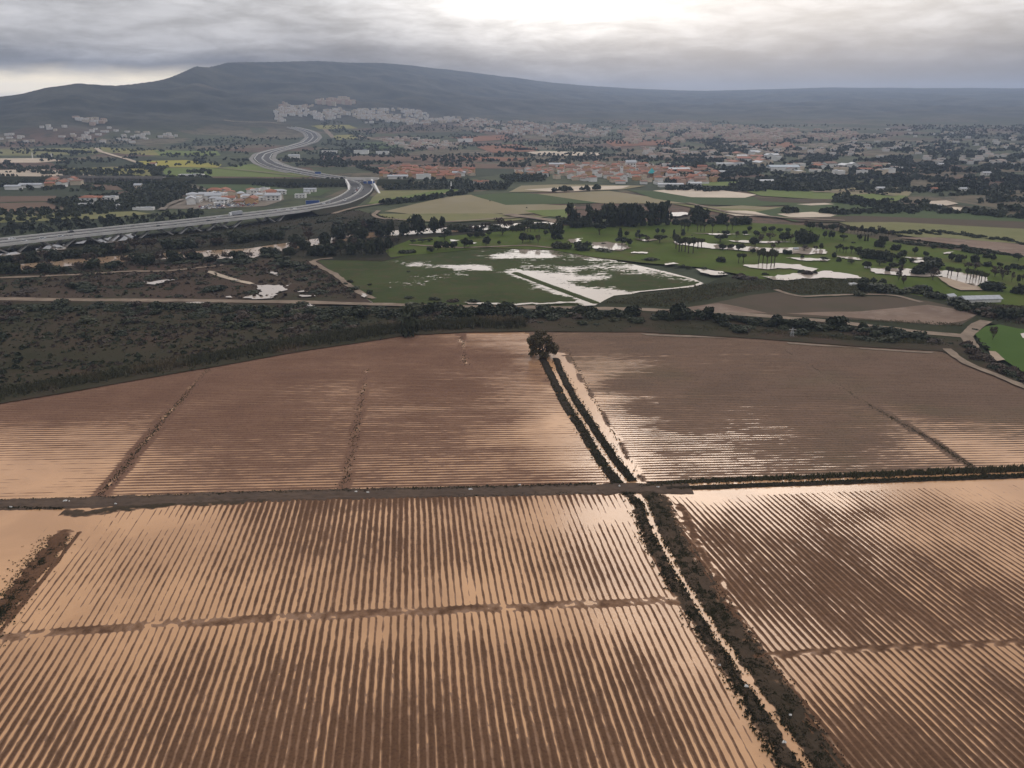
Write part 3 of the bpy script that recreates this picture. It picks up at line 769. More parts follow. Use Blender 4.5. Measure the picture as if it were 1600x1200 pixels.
far_fields = [
    # far left
    ('field', [(-200, 229), (150, 227), (185, 239), (60, 243), (-200, 243)], 'olive_field'),
    ('field', [(150, 229), (185, 232), (300, 236), (250, 243), (190, 240)], 'ochre_field'),
    ('field', [(240, 235), (340, 236), (345, 243), (250, 243)], 'crop_field'),
    ('field', [(-200, 249), (60, 247), (110, 250), (60, 254), (-200, 254)], 'silt'),
    ('field', [(200, 252), (290, 250), (347, 257), (340, 262), (250, 261)], 'yellow_field'),
    ('field', [(250, 262), (345, 262), (400, 255), (500, 272), (480, 277), (260, 275)], 'crop_field'),
    ('field', [(90, 263), (245, 260), (250, 274), (200, 276)], 'ochre_field'),
    ('field', [(-200, 271), (60, 264), (110, 268), (165, 277), (100, 282), (-200, 279)], 'silt'),
    ('field', [(130, 288), (185, 289), (205, 297), (140, 296)], 'brown_field'),
    ('field', [(390, 283), (538, 281), (545, 292), (452, 294), (395, 290)], 'orchard_ground'),
    ('field', [(300, 285), (388, 284), (450, 296), (520, 296), (500, 306), (420, 304), (330, 296)], 'green_field'),
    ('field', [(180, 289), (300, 291), (335, 303), (270, 306), (205, 303)], 'orchard_ground'),
    ('field', [(-200, 308), (88, 306), (85, 314), (-200, 320)], 'brown_field'),
    ('field', [(-200, 322), (70, 316), (95, 325), (40, 332), (-200, 333)], 'brown_field'),
    ('field', [(70, 315), (180, 304), (290, 307), (255, 326), (190, 330), (110, 327)], 'orchard_ground'),
    ('field', [(-200, 338), (60, 334), (210, 330), (235, 334), (150, 342), (-200, 356)], 'olive_field'),
    ('yard', [(255, 326), (300, 306), (345, 300), (440, 302), (445, 312), (415, 322), (330, 326)], 'yard_ground'),
    # middle distance, from the motorway rightwards
    ('field', [(500, 243), (640, 243), (740, 246), (800, 250), (760, 253), (500, 250)], 'brown_field'),
    ('field', [(720, 244), (830, 247), (800, 252), (735, 250)], 'red_field'),
    ('field', [(590, 257), (690, 255), (900, 258), (860, 264), (650, 262)], 'brown_field'),
    ('field', [(860, 262), (1010, 255), (1040, 262), (1030, 268), (870, 266)], 'red_field'),
    ('field', [(595, 289), (720, 284), (800, 287), (790, 297), (690, 296), (600, 297)], 'orchard_ground'),
    ('field', [(592, 298), (690, 297), (640, 305), (590, 316), (575, 318)], 'olive_field'),
    ('field', [(690, 296), (720, 296), (690, 304), (600, 319), (570, 318), (620, 308)], 'crop_field'),
    ('field', [(600, 330), (700, 307), (735, 304), (800, 316), (900, 322), (890, 330), (760, 334), (640, 334)], 'tan_field'),
    ('field', [(590, 334), (760, 333), (860, 338), (800, 345), (650, 347), (610, 344)], 'olive_field'),
    ('field', [(736, 305), (800, 301), (880, 304), (945, 317), (790, 320)], 'green_field'),
    ('field', [(840, 303), (950, 298), (1060, 314), (1075, 318), (940, 318)], 'tan_field'),
    ('field', [(770, 326), (890, 320), (890, 330), (790, 336)], 'tan_field'),
    ('field', [(820, 329), (885, 327), (890, 340), (850, 337)], 'crop_field'),
    ('field', [(795, 300), (815, 290), (870, 288), (1010, 290), (975, 296), (880, 299)], 'tan_field'),
    ('field', [(820, 296), (900, 291), (985, 290), (970, 295), (870, 300)], 'silt'),
    ('field', [(980, 296), (1020, 298), (1180, 308), (1250, 314), (1420, 316), (1180, 322), (1080, 319), (1020, 310)], 'green_field'),
    ('field', [(1020, 298), (1060, 295), (1120, 296), (1182, 304), (1165, 309), (1080, 308)], 'silt'),
    ('field', [(1090, 285), (1165, 283), (1230, 286), (1220, 291), (1100, 290)], 'crop_field'),
    ('field', [(1155, 295), (1250, 297), (1330, 302), (1300, 312), (1190, 306)], 'crop_field'),
    ('field', [(1180, 309), (1300, 311), (1320, 315), (1270, 318), (1190, 314)], 'ploughed'),
    ('field', [(1260, 298), (1380, 290), (1430, 296), (1420, 306), (1330, 304)], 'tan_field'),
    ('field', [(1300, 306), (1370, 302), (1420, 306), (1400, 314), (1330, 313)], 'crop_field'),
    ('field', [(1050, 318), (1150, 325), (1260, 322), (1245, 328), (1140, 335)], 'olive_field'),
    ('field', [(1100, 324), (1160, 321), (1250, 326), (1245, 328), (1170, 327)], 'tan_field'),
    ('field', [(1120, 329), (1165, 329), (1212, 334), (1200, 338), (1150, 337)], 'silt'),
    ('field', [(1180, 331), (1240, 320), (1400, 318), (1480, 330), (1800, 352), (1800, 372), (1330, 347), (1240, 346)], 'green_field'),
    ('field', [(1215, 334), (1270, 331), (1310, 335), (1290, 341), (1235, 339)], 'silt'),
    ('field', [(1230, 340), (1340, 337), (1600, 346), (1800, 356), (1800, 372), (1340, 347), (1250, 346)], 'ploughed'),
    ('field', [(1310, 347), (1400, 347), (1800, 368), (1800, 398), (1600, 381), (1430, 370), (1340, 357)], 'olive_field'),
    ('field', [(1405, 371), (1470, 371), (1600, 382), (1800, 398), (1800, 430), (1600, 400), (1540, 389), (1470, 379)], 'wet_ploughed'),
    ('field', [(1440, 315), (1480, 313), (1500, 318), (1475, 322), (1450, 320)], 'silt'),
    ('field', [(1465, 326), (1490, 323), (1540, 328), (1520, 331), (1490, 330)], 'silt'),
    ('field', [(1245, 319), (1290, 317), (1305, 319), (1270, 321)], 'silt'),
]
far_labels = {}
for nm, poly, mt in far_fields:
    patch(nm, poly, mt, 2.0, 18.0)

# nearer land cover
patch('river_bank', [(-400, 392), (-50, 392), (150, 372), (300, 361), (480, 341), (560, 328), (600, 340), (660, 352), (800, 345), (900, 350), (900, 362), (760, 368), (600, 408), (490, 406), (260, 412), (0, 420), (-400, 440)], 'bank_ground', 2)
patch('scrub_land', [(-400, 436), (0, 418), (260, 410), (420, 404), (492, 404), (548, 450), (585, 477), (300, 474), (0, 472), (-400, 480)], 'scrub_ground', 2)
patch('golf_course', [(600, 392), (640, 374), (760, 364), (850, 354), (900, 352), (1000, 346), (1150, 347), (1260, 352), (1420, 383), (1600, 402), (1800, 425), (1800, 500), (1480, 474), (1330, 445), (1200, 438), (1100, 418), (1000, 410), (930, 402), (860, 390), (760, 387), (610, 402)], 'golf_grass', 1.5, label='flooded green golf course dotted with trees and pools')
patch('marsh', [(930, 478), (960, 462), (1100, 446), (1130, 432), (1200, 436), (1340, 437), (1400, 455), (1480, 470), (1600, 478), (1800, 500), (1800, 560), (1600, 515), (1545, 505), (1500, 532), (1300, 508), (1000, 488), (800, 484)], 'marsh_reed', 1.5)
patch('shrub_belt', [(-400, 476), (0, 471), (300, 474), (600, 480), (800, 482), (1000, 487), (1150, 494), (1300, 507), (1420, 522), (1520, 532), (1540, 560), (1600, 600), (1900, 660), (1900, 705)] + FIELD_EDGE[::-1][1:], 'belt_ground', 1.0)
patch('field', [(1046, 484), (1090, 478), (1130, 470), (1172, 461), (1212, 456), (1260, 466), (1330, 463), (1385, 463), (1450, 470), (1531, 489), (1500, 508), (1430, 505), (1330, 499), (1200, 492)], 'ploughed', 0.6, 6, label='small curved brown ploughed field below the golf course')
patch('field', [(1046, 484), (1100, 476), (1124, 473), (1160, 480), (1200, 489), (1130, 488)], 'wet_ploughed', 1.4, 5)
patch('field', [(1225, 489), (1330, 487), (1400, 481), (1450, 476), (1531, 489), (1512, 500), (1470, 508), (1380, 500)], 'wet_ploughed', 1.4, 5)
patch('lawn', [(1524, 522), (1540, 510), (1562, 507), (1590, 513), (1700, 525), (1750, 640), (1600, 582), (1560, 556), (1534, 538)], 'bright_grass', 0.5, 6, label='bright green oval lawn at the edge of the shrubs')
patch('bunker', [(1545, 548), (1556, 549), (1571, 562), (1558, 564), (1549, 557)], 'sand', 0.4, 3)
patch('pond_edge', [(1594, 521), (1606, 519), (1612, 530), (1598, 528)], 'pond', 0.3, 3)

def strip_px(name, line_px, width, mat, jitter=0.3, label=None, kind='structure', drape=False, z=None):
    """a path of even real width along a line"""
    _lv[0] += 1
    if drape:
        hx, hy, hz = UT([p[0] for p in line_px], [p[1] for p in line_px])
        ln = np.stack([hx, hy], -1)
    else:
        ln = UP(line_px, G)
    seg = np.hypot(*np.diff(ln, axis=0).T); s = np.concatenate([[0], np.cumsum(seg)])
    st = max(2.0, min(20.0, s[-1] / 120))
    t = np.arange(0, s[-1] + st, st)
    cx, cy = np.interp(t, s, ln[:, 0]), np.interp(t, s, ln[:, 1])
    for _ in range(4):
        cx[1:-1] = (cx[:-2] + cx[1:-1] * 2 + cx[2:]) / 4; cy[1:-1] = (cy[:-2] + cy[1:-1] * 2 + cy[2:]) / 4
    tx, ty = np.gradient(cx), np.gradient(cy); n = np.hypot(tx, ty) + 1e-9; tx /= n; ty /= n
    w = width / 2 * (1 + jitter * fbm(t / (width * 1.5), t * 0, 7 + int(_lv[0] * 5), 3)); w2 = width / 2 * (1 + jitter * fbm(t / (width * 1.5), t * 0 + 9, 9 + int(_lv[0] * 5), 3))
    V = []
    for k, (ww, sg) in enumerate(((w, 1), (w2, -1))):
        X, Y = cx + sg * ty * ww, cy - sg * tx * ww
        Z = terrain(X, Y) + 0.6 if drape else np.full_like(X, G + 0.02 * _lv[0] if z is None else z)
        V.append(np.stack([X, Y, Z], -1))
    nT = len(t)
    V = np.concatenate(V)
    i = np.arange(nT - 1)
    q = np.stack([i, i + 1, i + 1 + nT, i + nT], -1)
    p0, p1, p2 = V[q[0, 0]], V[q[0, 1]], V[q[0, 2]]
    if np.cross(p1 - p0, p2 - p0)[2] < 0:
        q = q[:, ::-1]
    o = link(name, mesh_np(name, V, q, mat=M[mat]))
    tag(o, kind=kind, label=label)
    return o

strip_px('river', [(-200, 436), (0, 424), (70, 417), (140, 410), (230, 405), (300, 400.5), (350, 398), (400, 394.5), (430, 390), (480, 382), (540, 374), (580, 369), (640, 364), (720, 360), (800, 355), (850, 352), (930, 349)], 26, 'river', 0.25, 'brown swollen river winding between dark trees')
flat_sheet('river', [(330, 401), (365, 396), (412, 389), (428, 391), (395, 403), (345, 405)], M['river'], G + 0.02 * _lv[0] + 0.03, 1.0, 6)
strip_px('path', [(-200, 472), (0, 470), (120, 472), (300, 473), (450, 475), (600, 479), (680, 482), (800, 483), (1000, 487), (1150, 494), (1300, 506), (1420, 521), (1508, 529)], 6.5, 'pale_track', 0.35, 'pale muddy path running the length of the shrub belt')
strip_px('path', [(1508, 530), (1516, 522), (1527, 511), (1540, 505)], 5.5, 'pale_track', 0.2)
strip_px('path', [(1508, 529), (1516, 540), (1519, 547)], 5.0, 'pale_track', 0.3)
strip_px('path', [(1478, 549), (1492, 560), (1510, 573), (1560, 592), (1605, 612)], 3.6, 'pale_track', 0.4, 'pale edge path curving round the corner of the upper field')
strip_px('path', [(1212, 456), (1225, 461), (1250, 467), (1290, 465), (1360, 463), (1400, 465), (1440, 476)], 3.0, 'pale_track', 0.3)
strip_px('path', [(488, 412), (495, 408), (520, 406)], 3.5, 'pale_track')
strip_px('path', [(487, 411), (500, 420), (525, 432), (545, 450), (570, 465), (585, 470)], 4, 'pale_track', 0.5)
strip_px('path', [(325, 427), (340, 432), (365, 440), (395, 447)], 4.5, 'silt', 0.5)
strip_px('path', [(-100, 440), (40, 436), (130, 432), (200, 427), (260, 427), (350, 417)], 4, 'pale_track', 0.6)
strip_px('path', [(520, 336), (540, 330), (560, 325), (620, 316), (680, 308), (705, 302)], 5, 'pale_track', 0.2)
strip_px('path', [(592, 331), (583, 338), (590, 342), (605, 345)], 4.5, 'pale_track', 0.2)
strip_px('path', [(640, 385), (720, 390), (800, 387), (822, 386), (870, 391)], 3.5, 'pale_track', 0.5)
strip_px('path', [(150, 232), (158, 238), (175, 243), (200, 250), (215, 255)], 9, 'silt', 0.2)
strip_px('path', [(275, 288), (300, 294), (330, 300), (350, 308)], 6, 'yard_ground', 0.2)
strip_px('path', [(252, 330), (262, 322), (285, 313)], 7, 'yard_ground', 0.3)
for ln, w in (([(250, 262), (330, 262), (480, 277)], 5), ([(600, 344), (700, 349), (830, 340)], 5), ([(1075, 319), (1140, 334), (1230, 343), (1320, 347)], 5), ([(790, 337), (860, 346), (880, 350)], 12), ([(1270, 302), (1340, 300), (1400, 308)], 5)):
    strip_px('path', ln, w, 'pale_track', 0.4)

# flooded meadow: another ground that dips in and out of its water
MEADOW = [(486, 405), (560, 403), (610, 402), (700, 391), (790, 386), (840, 387), (930, 400), (985, 412), (1040, 424), (1085, 436), (1100, 443), (1085, 448), (1000, 456), (965, 465), (935, 474), (930, 477), (820, 481), (700, 479), (588, 477), (545, 450)]
dyke = dict(line=[(806, 427), (830, 436), (862, 448), (900, 462), (930, 473)], hw=2.4, px=[-3, -1.5, 1.5, 3], pz=[.15, .4, .4, .15], wob=0.2)
meadow_path = dict(line=[(968, 459), (1000, 456), (1060, 450), (1090, 446), (1098, 441), (1080, 435), (1040, 426), (1000, 417)], hw=1.7, px=[-2, 0, 2], pz=[-.03, -.06, -.03], wob=0.5, n=0.1)
flat_sheet('meadow_water', MEADOW, M['pond'], G + 0.70, label='pale flood water lying in the meadow')
block('meadow', M['meadow'], radians(88), 3, 0.10, MEADOW, [
    (520, 412, 2), (560, 440, 2.2), (600, 412, 1.7), (590, 460, 2.2), (650, 405, 1.5), (640, 470, 2), (700, 455, 2.1), (760, 470, 2.2), (830, 470, 2.2), (800, 440, 2.2), (860, 470, 2.2),
    (615, 411, -.2), (650, 413, -.9), (690, 416, -.5), (720, 418, -.9), (760, 420, -1), (798, 423, -.8), (640, 408, .6), (700, 410, 1.2), (780, 412, 1.5), (740, 426, .5), (720, 426, .0), (690, 421, 1.2), (770, 429, 1.5), (640, 421, .5), (620, 420, .9),
    (630, 441, .2), (645, 443, .1), (665, 445, .2), (685, 449, .5), (686, 436, .3), (662, 436, .4), (623, 452, .5), (600, 430, 1.8), (700, 440, 1.6), (760, 450, 2),
    (660, 398, 1.2), (720, 398, .9), (700, 403, .7), (760, 396, .7), (790, 400, -.9), (805, 400, -.5), (835, 398, -1.1), (850, 401, -1.0), (820, 403, .2), (880, 396, -.2), (870, 404, .3), (900, 400, -.3), (935, 405, -.8), (950, 406, -.2), (900, 411, 1.2), (850, 410, 1.0), (830, 412, -.2), (845, 418, -.1), (800, 410, .9), (780, 420, 1.4),
    (815, 427, -1.3), (850, 430, -1.0), (840, 436, -1.6), (870, 445, -1.5), (900, 455, -1.6), (930, 468, -1.6), (880, 432, -.9), (900, 436, -.7), (860, 424, .0), (890, 422, -.5), (930, 418, -.3), (970, 416, -.3), (960, 424, -.2), (935, 430, -.6), (950, 434, -.3), (985, 425, -.3), (920, 426, .6), (910, 443, .8), (890, 442, -.5), (960, 440, 1.2), (1000, 438, 1.3), (1040, 440, 1.0), (1000, 450, 1.0), (930, 448, .1), (950, 452, -.5), (925, 458, -.9), (900, 450, -.5), (955, 460, -1.1), (1000, 420, -.9), (1020, 424, -.5), (1040, 430, .0), (1060, 436, -.1), (980, 430, .8), (1075, 444, .5)],
    [dyke, meadow_path], dv=0.6, du=0.9, seed=61, rag=0.55, streak=0.5, zl=G + 0.70, rows=False, noise_amp=0.08, bias=0.22, label='green flooded meadow with white pools and a straight dyke')

# pools of the golf course and puddles elsewhere
pools = [
    ([(55, 388), (85, 382), (106, 382), (104, 389), (80, 392), (56, 394)], 'pool'), ([(148, 376), (170, 371), (205, 365), (214, 369), (200, 374), (165, 380)], 'pool'), ([(-20, 400), (30, 392), (34, 397), (0, 403)], 'pool'), ([(120, 378), (135, 376), (136, 380), (122, 381)], 'pool'),
    ([(1160, 414), (1185, 412), (1215, 411), (1245, 413), (1278, 420), (1268, 424), (1235, 419), (1200, 420), (1178, 419)], 'pool'),
    ([(1194, 432), (1225, 430), (1240, 427), (1262, 427), (1290, 423), (1325, 427), (1347, 434), (1320, 435), (1280, 433), (1235, 437), (1205, 437)], 'pool'),
    ([(1050, 377), (1075, 376), (1120, 381), (1170, 385), (1210, 388), (1250, 386), (1290, 390), (1294, 396), (1260, 397), (1180, 393), (1110, 388), (1060, 382)], 'pool'),
    ([(1360, 420), (1385, 418), (1440, 421), (1480, 423), (1495, 430), (1445, 432), (1400, 430), (1365, 426)], 'pool'),
    ([(1471, 423), (1485, 423), (1540, 432), (1545, 445), (1525, 446), (1490, 438), (1474, 432)], 'pool'),
    ([(925, 378), (950, 378), (975, 380), (985, 386), (972, 392), (950, 389), (928, 388)], 'pool'),
    ([(1085, 420), (1100, 421), (1130, 424), (1140, 429), (1120, 430), (1095, 425)], 'pool'),
    ([(1230, 402), (1260, 403), (1300, 405), (1290, 408), (1250, 406)], 'pool'),
    ([(1310, 400), (1340, 402), (1350, 406), (1320, 404)], 'pool'),
    ([(1410, 401), (1440, 402), (1455, 404), (1430, 405)], 'pool'),
    ([(1420, 407), (1445, 406), (1440, 410), (1425, 410)], 'pool'),
    ([(1130, 375), (1180, 376), (1240, 378), (1200, 380), (1150, 378)], 'pool'),
    ([(985, 372), (1010, 374), (1040, 372), (1010, 377)], 'pool'),
    ([(1075, 363), (1130, 365), (1180, 366), (1120, 367)], 'pool'),
    ([(990, 393), (1012, 394), (1008, 396), (990, 395)], 'pool'),
    ([(885, 375), (910, 372), (905, 377), (890, 379)], 'pool'),
    ([(735, 378), (742, 379), (740, 381), (732, 380)], 'pool'),
    ([(702, 374), (715, 375), (712, 377), (703, 377)], 'pool'),
    ([(1036, 412), (1056, 410), (1058, 412), (1040, 414)], 'pool'),
    ([(1048, 332), (1068, 331), (1080, 334), (1060, 338), (1045, 337)], 'pool'),
    ([(800, 352), (825, 351), (856, 352), (852, 356), (810, 356)], 'pool'),
    ([(1475, 395), (1488, 393), (1486, 396), (1478, 397)], 'pool'),
    # scrub land
    ([(395, 444), (410, 445), (440, 445), (448, 454), (430, 458), (425, 466), (405, 468), (385, 466), (388, 461), (405, 461), (408, 455)], 'pool'),
    ([(222, 440), (240, 440), (262, 436), (272, 437), (255, 442), (245, 444), (230, 444)], 'pool'),
    ([(365, 436), (375, 436), (374, 438), (366, 438)], 'pool'),
    ([(422, 424), (428, 424), (438, 430), (432, 430)], 'pool'),
    ([(356, 462), (364, 462), (364, 465), (357, 465)], 'pool'),
    ([(468, 454), (484, 454), (484, 456), (468, 456)], 'pool'),
    ([(466, 460), (478, 460), (490, 463), (478, 464)], 'pool'),
    ([(448, 445), (452, 443), (450, 447), (447, 447)], 'pool'),
    ([(566, 458), (572, 462), (568, 465), (562, 460)], 'pool'),
    ([(470, 474), (490, 474), (494, 477), (476, 478)], 'pool'), ([(290, 472), (320, 472), (322, 474), (300, 475)], 'pool'),
    ([(668, 480), (698, 480), (702, 483), (680, 484)], 'pool'), ([(740, 483), (790, 483), (786, 485), (745, 485)], 'pool'), ([(860, 486), (910, 486), (960, 488), (900, 489)], 'pool'),
    ([(725, 472), (800, 474), (900, 471), (910, 473), (800, 476), (730, 474)], 'pool'),
]
for i, (p, nm) in enumerate(pools):
    _lv[0] += 0.2
    flat_sheet('pool', p, M['pond'], G + 0.02 * _lv[0], 3.2, 1.6, None, 100 + i)
flat_sheet('mud', [(1465, 432), (1480, 434), (1530, 448), (1535, 453), (1500, 453), (1480, 445)], M['sand'], G + 0.02 * _lv[0] + 0.01, 1.0, 4)
# washes of silt along the top edge of the upper fields
for p in ([(1228, 534), (1290, 539), (1340, 543), (1290, 541), (1232, 537)], [(1000, 521), (1080, 524), (1140, 528), (1080, 527), (1010, 524)], [(1340, 543), (1460, 550), (1455, 552), (1345, 545)]):
    flat_sheet('silt_wash', p, M['pale_track'], 0.42, 0.5, 4)
# ------------------------------------------------------------------ vegetation
def leafcloud(blobs, size, seed=0, flat=0.6):
    """many small leaf clumps in the shells of several ellipsoids; returns verts, quads"""
    r = np.random.default_rng(seed)
    P, N, SZ = [], [], []
    for cx, cy, cz, rx, ry, rz, n in blobs:
        d = r.normal(size=(n, 3)); d /= np.linalg.norm(d, axis=1)[:, None]
        k = r.uniform(0.55, 1.05, n)[:, None]
        P.append(np.array([cx, cy, cz]) + d * k * np.array([rx, ry, rz]))
        N.append(d)
        SZ.append(size * r.uniform(0.6, 1.4, n))
    P, N, SZ = np.concatenate(P), np.concatenate(N), np.concatenate(SZ)
    N = N + r.normal(size=N.shape) * flat; N /= np.linalg.norm(N, axis=1)[:, None]
    A = np.cross(N, r.normal(size=N.shape)); A /= np.linalg.norm(A, axis=1)[:, None] + 1e-9
    B = np.cross(N, A)
    a, b = A * SZ[:, None] * 0.5, B * SZ[:, None] * r.uniform(0.35, 0.6, len(SZ))[:, None]
    n = N * SZ[:, None] * 0.12
    V = np.stack([P - a - b * .6, P + a * .2 - b, P + a + b * .7 + n, P - a * .3 + b], 1).reshape(-1, 3)
    Q = np.arange(len(P) * 4).reshape(-1, 4)
    return V, Q

def crown_mesh(name, blobs, size, mat, seed, minz=None):
    V, Q = leafcloud(blobs, size, seed)
    if minz is not None:
        V[:, 2] = np.maximum(V[:, 2], minz)
    return mesh_np(name, V, Q, mat=mat)

def trunk_mesh(name, h, r, seed, limbs=4, lean=0.06, top=0.55, spread=0.3, w=1.0):
    q = random.Random(seed)
    m = MB()
    p = (0, 0, -0.05 * h)
    t = (q.uniform(-lean, lean) * h, q.uniform(-lean, lean) * h, top * h * 0.6)
    m.tube(p, t, r, r * 0.7, 7)
    e = (t[0] * 1.2, t[1] * 1.2, h * 0.86)
    m.tube(t, e, r * 0.7, r * 0.2, 6)
    for i in range(limbs):
        a = i * 2 * pi / max(limbs, 1) + q.uniform(-.5, .5)
        m.tube((t[0], t[1], t[2] * q.uniform(.75, 1.0)), (t[0] + cos(a) * spread * w, t[1] + sin(a) * spread * w, h * q.uniform(.55, .8)), r * 0.45, r * 0.12, 5)
    return m.mesh(name, M['bark'])

PROT = {}
def proto(kind, nvar, fn):
    PROT[kind] = [fn(random.Random(sum(map(ord, kind)) + i * 31), i) for i in range(nvar)]

def lobes(q, n, w, zc, zr, rl, cnt, flatz=0.8, core=True):
    out = []
    for i in range(n):
        a = q.uniform(0, 2 * pi); d = w * q.uniform(.25, .62)
        s = rl * q.uniform(.7, 1.15)
        out.append((cos(a) * d, sin(a) * d, zc + q.uniform(-1, 1) * zr, s, s, s * flatz, cnt))
    if core:
        out.append((0, 0, zc, w * .55, w * .55, zr * .9 + rl * .4, int(cnt * 1.3)))
    return out

# every prototype is one metre tall and about one metre wide, scaled when planted: (crown mesh, trunk mesh)
def mk(kind, mat, cnt=55, size=0.14):
    def round_(q, i):
        return (crown_mesh('crown', lobes(q, 7, .5, .60, .16, .22, cnt), size, M[mat], i + 1), trunk_mesh('trunk', 1.0, .035, i, 4, spread=.28))
    def umbrella(q, i):
        return (crown_mesh('crown', lobes(q, 8, .52, .74, .06, .21, cnt, .55), size, M[mat], i + 11), trunk_mesh('trunk', .95, .035, i, 5, spread=.36, top=.8))
    def tall(q, i):
        b = []
        for k in range(9):
            z = .18 + .70 * k / 8
            w = .60 * (1 - abs(z - .62) * .9)
            a = q.uniform(0, 6.28)
            b.append((cos(a) * w * .45, sin(a) * w * .45, z, w * .62, w * .62, .13, cnt))
        return (crown_mesh('crown', b, size, M[mat], i + 21), trunk_mesh('trunk', 1.0, .028, i, 4, spread=.2))
    def bushy(q, i):
        return (crown_mesh('crown', lobes(q, 8, .5, .45, .22, .24, cnt) + [(0, 0, .3, .45, .45, .3, cnt)], size, M[mat], i + 31, 0.0), trunk_mesh('trunk', .8, .04, i, 5, spread=.3))
    def cypress(q, i):
        b = [(0, 0, .12 + .8 * k / 7, .42 * (1 - .75 * abs(k / 7 - .3)), .42 * (1 - .75 * abs(k / 7 - .3)), .12, cnt) for k in range(8)]
        return (crown_mesh('crown', b, size, M[mat], i + 41), trunk_mesh('trunk', .9, .03, i, 0))
    def bare(q, i):
        m = MB()
        for k in range(26):
            a = q.uniform(0, 6.28); d = q.uniform(.1, .5); z = q.uniform(.35, .6)
            p = (cos(a) * d * .45, sin(a) * d * .45, z); e = (cos(a) * d, sin(a) * d, q.uniform(.65, 1.0))
            m.tube(p, e, .008, .003, 3)
        me1 = crown_mesh('crown', lobes(q, 6, .48, .66, .16, .2, int(cnt * .45)), size * .7, M[mat], i + 51)
        return (me1, trunk_mesh('trunk', 1.0, .03, i, 6, spread=.35))
    def shrub(q, i):
        return (crown_mesh('shrub', lobes(q, 7, .5, .38, .16, .27, cnt) + [(0, 0, .25, .5, .5, .3, cnt)], size, M[mat], i + 61, 0.0), None)
    def palm(q, i):
        V1, Q1 = leafcloud([(0, 0, .87, .5, .5, .085, 90), (0, 0, .80, .34, .34, .09, 60)], .22, i + 71, .25)
        crown = mesh_np('crown', V1, Q1, mat=M[mat])
        t = MB(); t.tube((0, 0, -.02), (q.uniform(-.02, .02), 0, .45), .09, .07, 7); t.tube((q.uniform(-.01, .01), 0, .45), (0, 0, .86), .07, .08, 7)
        return (crown, t.mesh('trunk', M['bark']))
    return dict(round=round_, umbrella=umbrella, tall=tall, bushy=bushy, cypress=cypress, bare=bare, shrub=shrub, palm=palm)[kind]

proto('round', 5, mk('round', 'leaf_dark'))
proto('round_mid', 4, mk('round', 'leaf_mid'))
proto('umbrella', 4, mk('umbrella', 'leaf_dark'))
proto('tall', 5, mk('tall', 'leaf_dark'))
proto('bushy', 5, mk('bushy', 'leaf_dark', 70))
proto('cypress', 2, mk('cypress', 'leaf_dark'))
proto('bare', 4, mk('bare', 'leaf_brown'))
proto('shrub', 6, mk('shrub', 'leaf_dark'))
proto('shrub_olive', 5, mk('shrub', 'leaf_olive'))
proto('shrub_brown', 4, mk('shrub', 'leaf_brown'))
proto('palm', 4, mk('palm', 'leaf_olive'))
NAMES = dict(round='round_tree', round_mid='round_tree', umbrella='umbrella_pine', tall='eucalyptus_tree', bushy='bushy_tree', cypress='cypress_tree', bare='bare_tree',
             shrub='shrub', shrub_olive='shrub', shrub_brown='shrub', palm='palm_tree')

SHRUBS = []
def plant(kind, x, y, h, w, label, group, z=G, now=False):
    if kind.startswith('shrub') and not now:
        SHRUBS.append((h * w / (x * x + y * y), kind, x, y, h, w, label, group, z)); return
    cm, tm = random.choice(PROT[kind])
    nm = NAMES[kind]
    if tm is None:
        o = link(nm, cm)
    else:
        o = bpy.data.objects.new(nm, None); COL.objects.link(o)
        o.empty_display_size = 0.5
        link('trunk', tm, o); link('crown', cm, o)
    o.location = (x, y, z - 0.02 * h)
    o.scale = (w, w * random.uniform(.85, 1.15), h)
    o.rotation_euler = (0, 0, random.uniform(0, 6.28))
    tag(o, label, 'palm' if kind == 'palm' else ('shrub' if kind.startswith('shrub') else 'tree'), group)
    return o

def pxm(py):
    """pixels of the photo per metre at a ground point"""
    x, y = U(800, py, G)
    return FPX / (y * CP + (CAM_H - G) * SP)

def where(px):
    return ('near the viaduct side', 'near the flooded scrub', 'below the flooded meadow', 'behind the big willow', 'below the curved brown field')[int(np.searchsorted([260, 560, 800, 1050], px))]
def plant_px(kind, px, py, hp, wp, label, group):
    if label.endswith('@'):
        w_ = where(px); sz = 'low' if hp < 11 else ('mid sized' if hp < 16 else 'tall')
        label = sz + ' ' + label[:-1] + w_; group = group + ', ' + sz + ', ' + w_
    x, y = U(px, py, G)
    k = pxm(py)
    w = wp / k
    hk = 1.0 if kind.startswith('shrub') or kind == 'tall' else 1.16
    return plant(kind, x, y + w * 0.25, hp / k * 1.03 * hk, w * 1.05, label, group)

def crop(x0, y0, s, rows, label, group):
    for r in rows:
        cx, cy, h, w = r[:4]
        k = r[4]
        plant_px(k, x0 + s * cx, y0 + s * cy, s * h, s * w, LAB[k] + ' ' + label, LABG[k] + ' ' + group)

LAB = dict(round='dark round tree', round_mid='mid green round tree', umbrella='wide flat topped pine', tall='tall dark eucalyptus', bushy='dark bushy tree',
           cypress='narrow dark cypress', bare='brown leafless tree', shrub='dark green shrub', shrub_olive='olive green shrub', shrub_brown='brown twiggy shrub', palm='slender palm with a bare stem')
LABG = dict(round='round trees', round_mid='green round trees', umbrella='flat topped pines', tall='eucalyptus trees', bushy='bushy trees', cypress='cypresses', bare='leafless trees', shrub='dark shrubs',
            shrub_olive='olive shrubs', shrub_brown='brown shrubs', palm='palms')

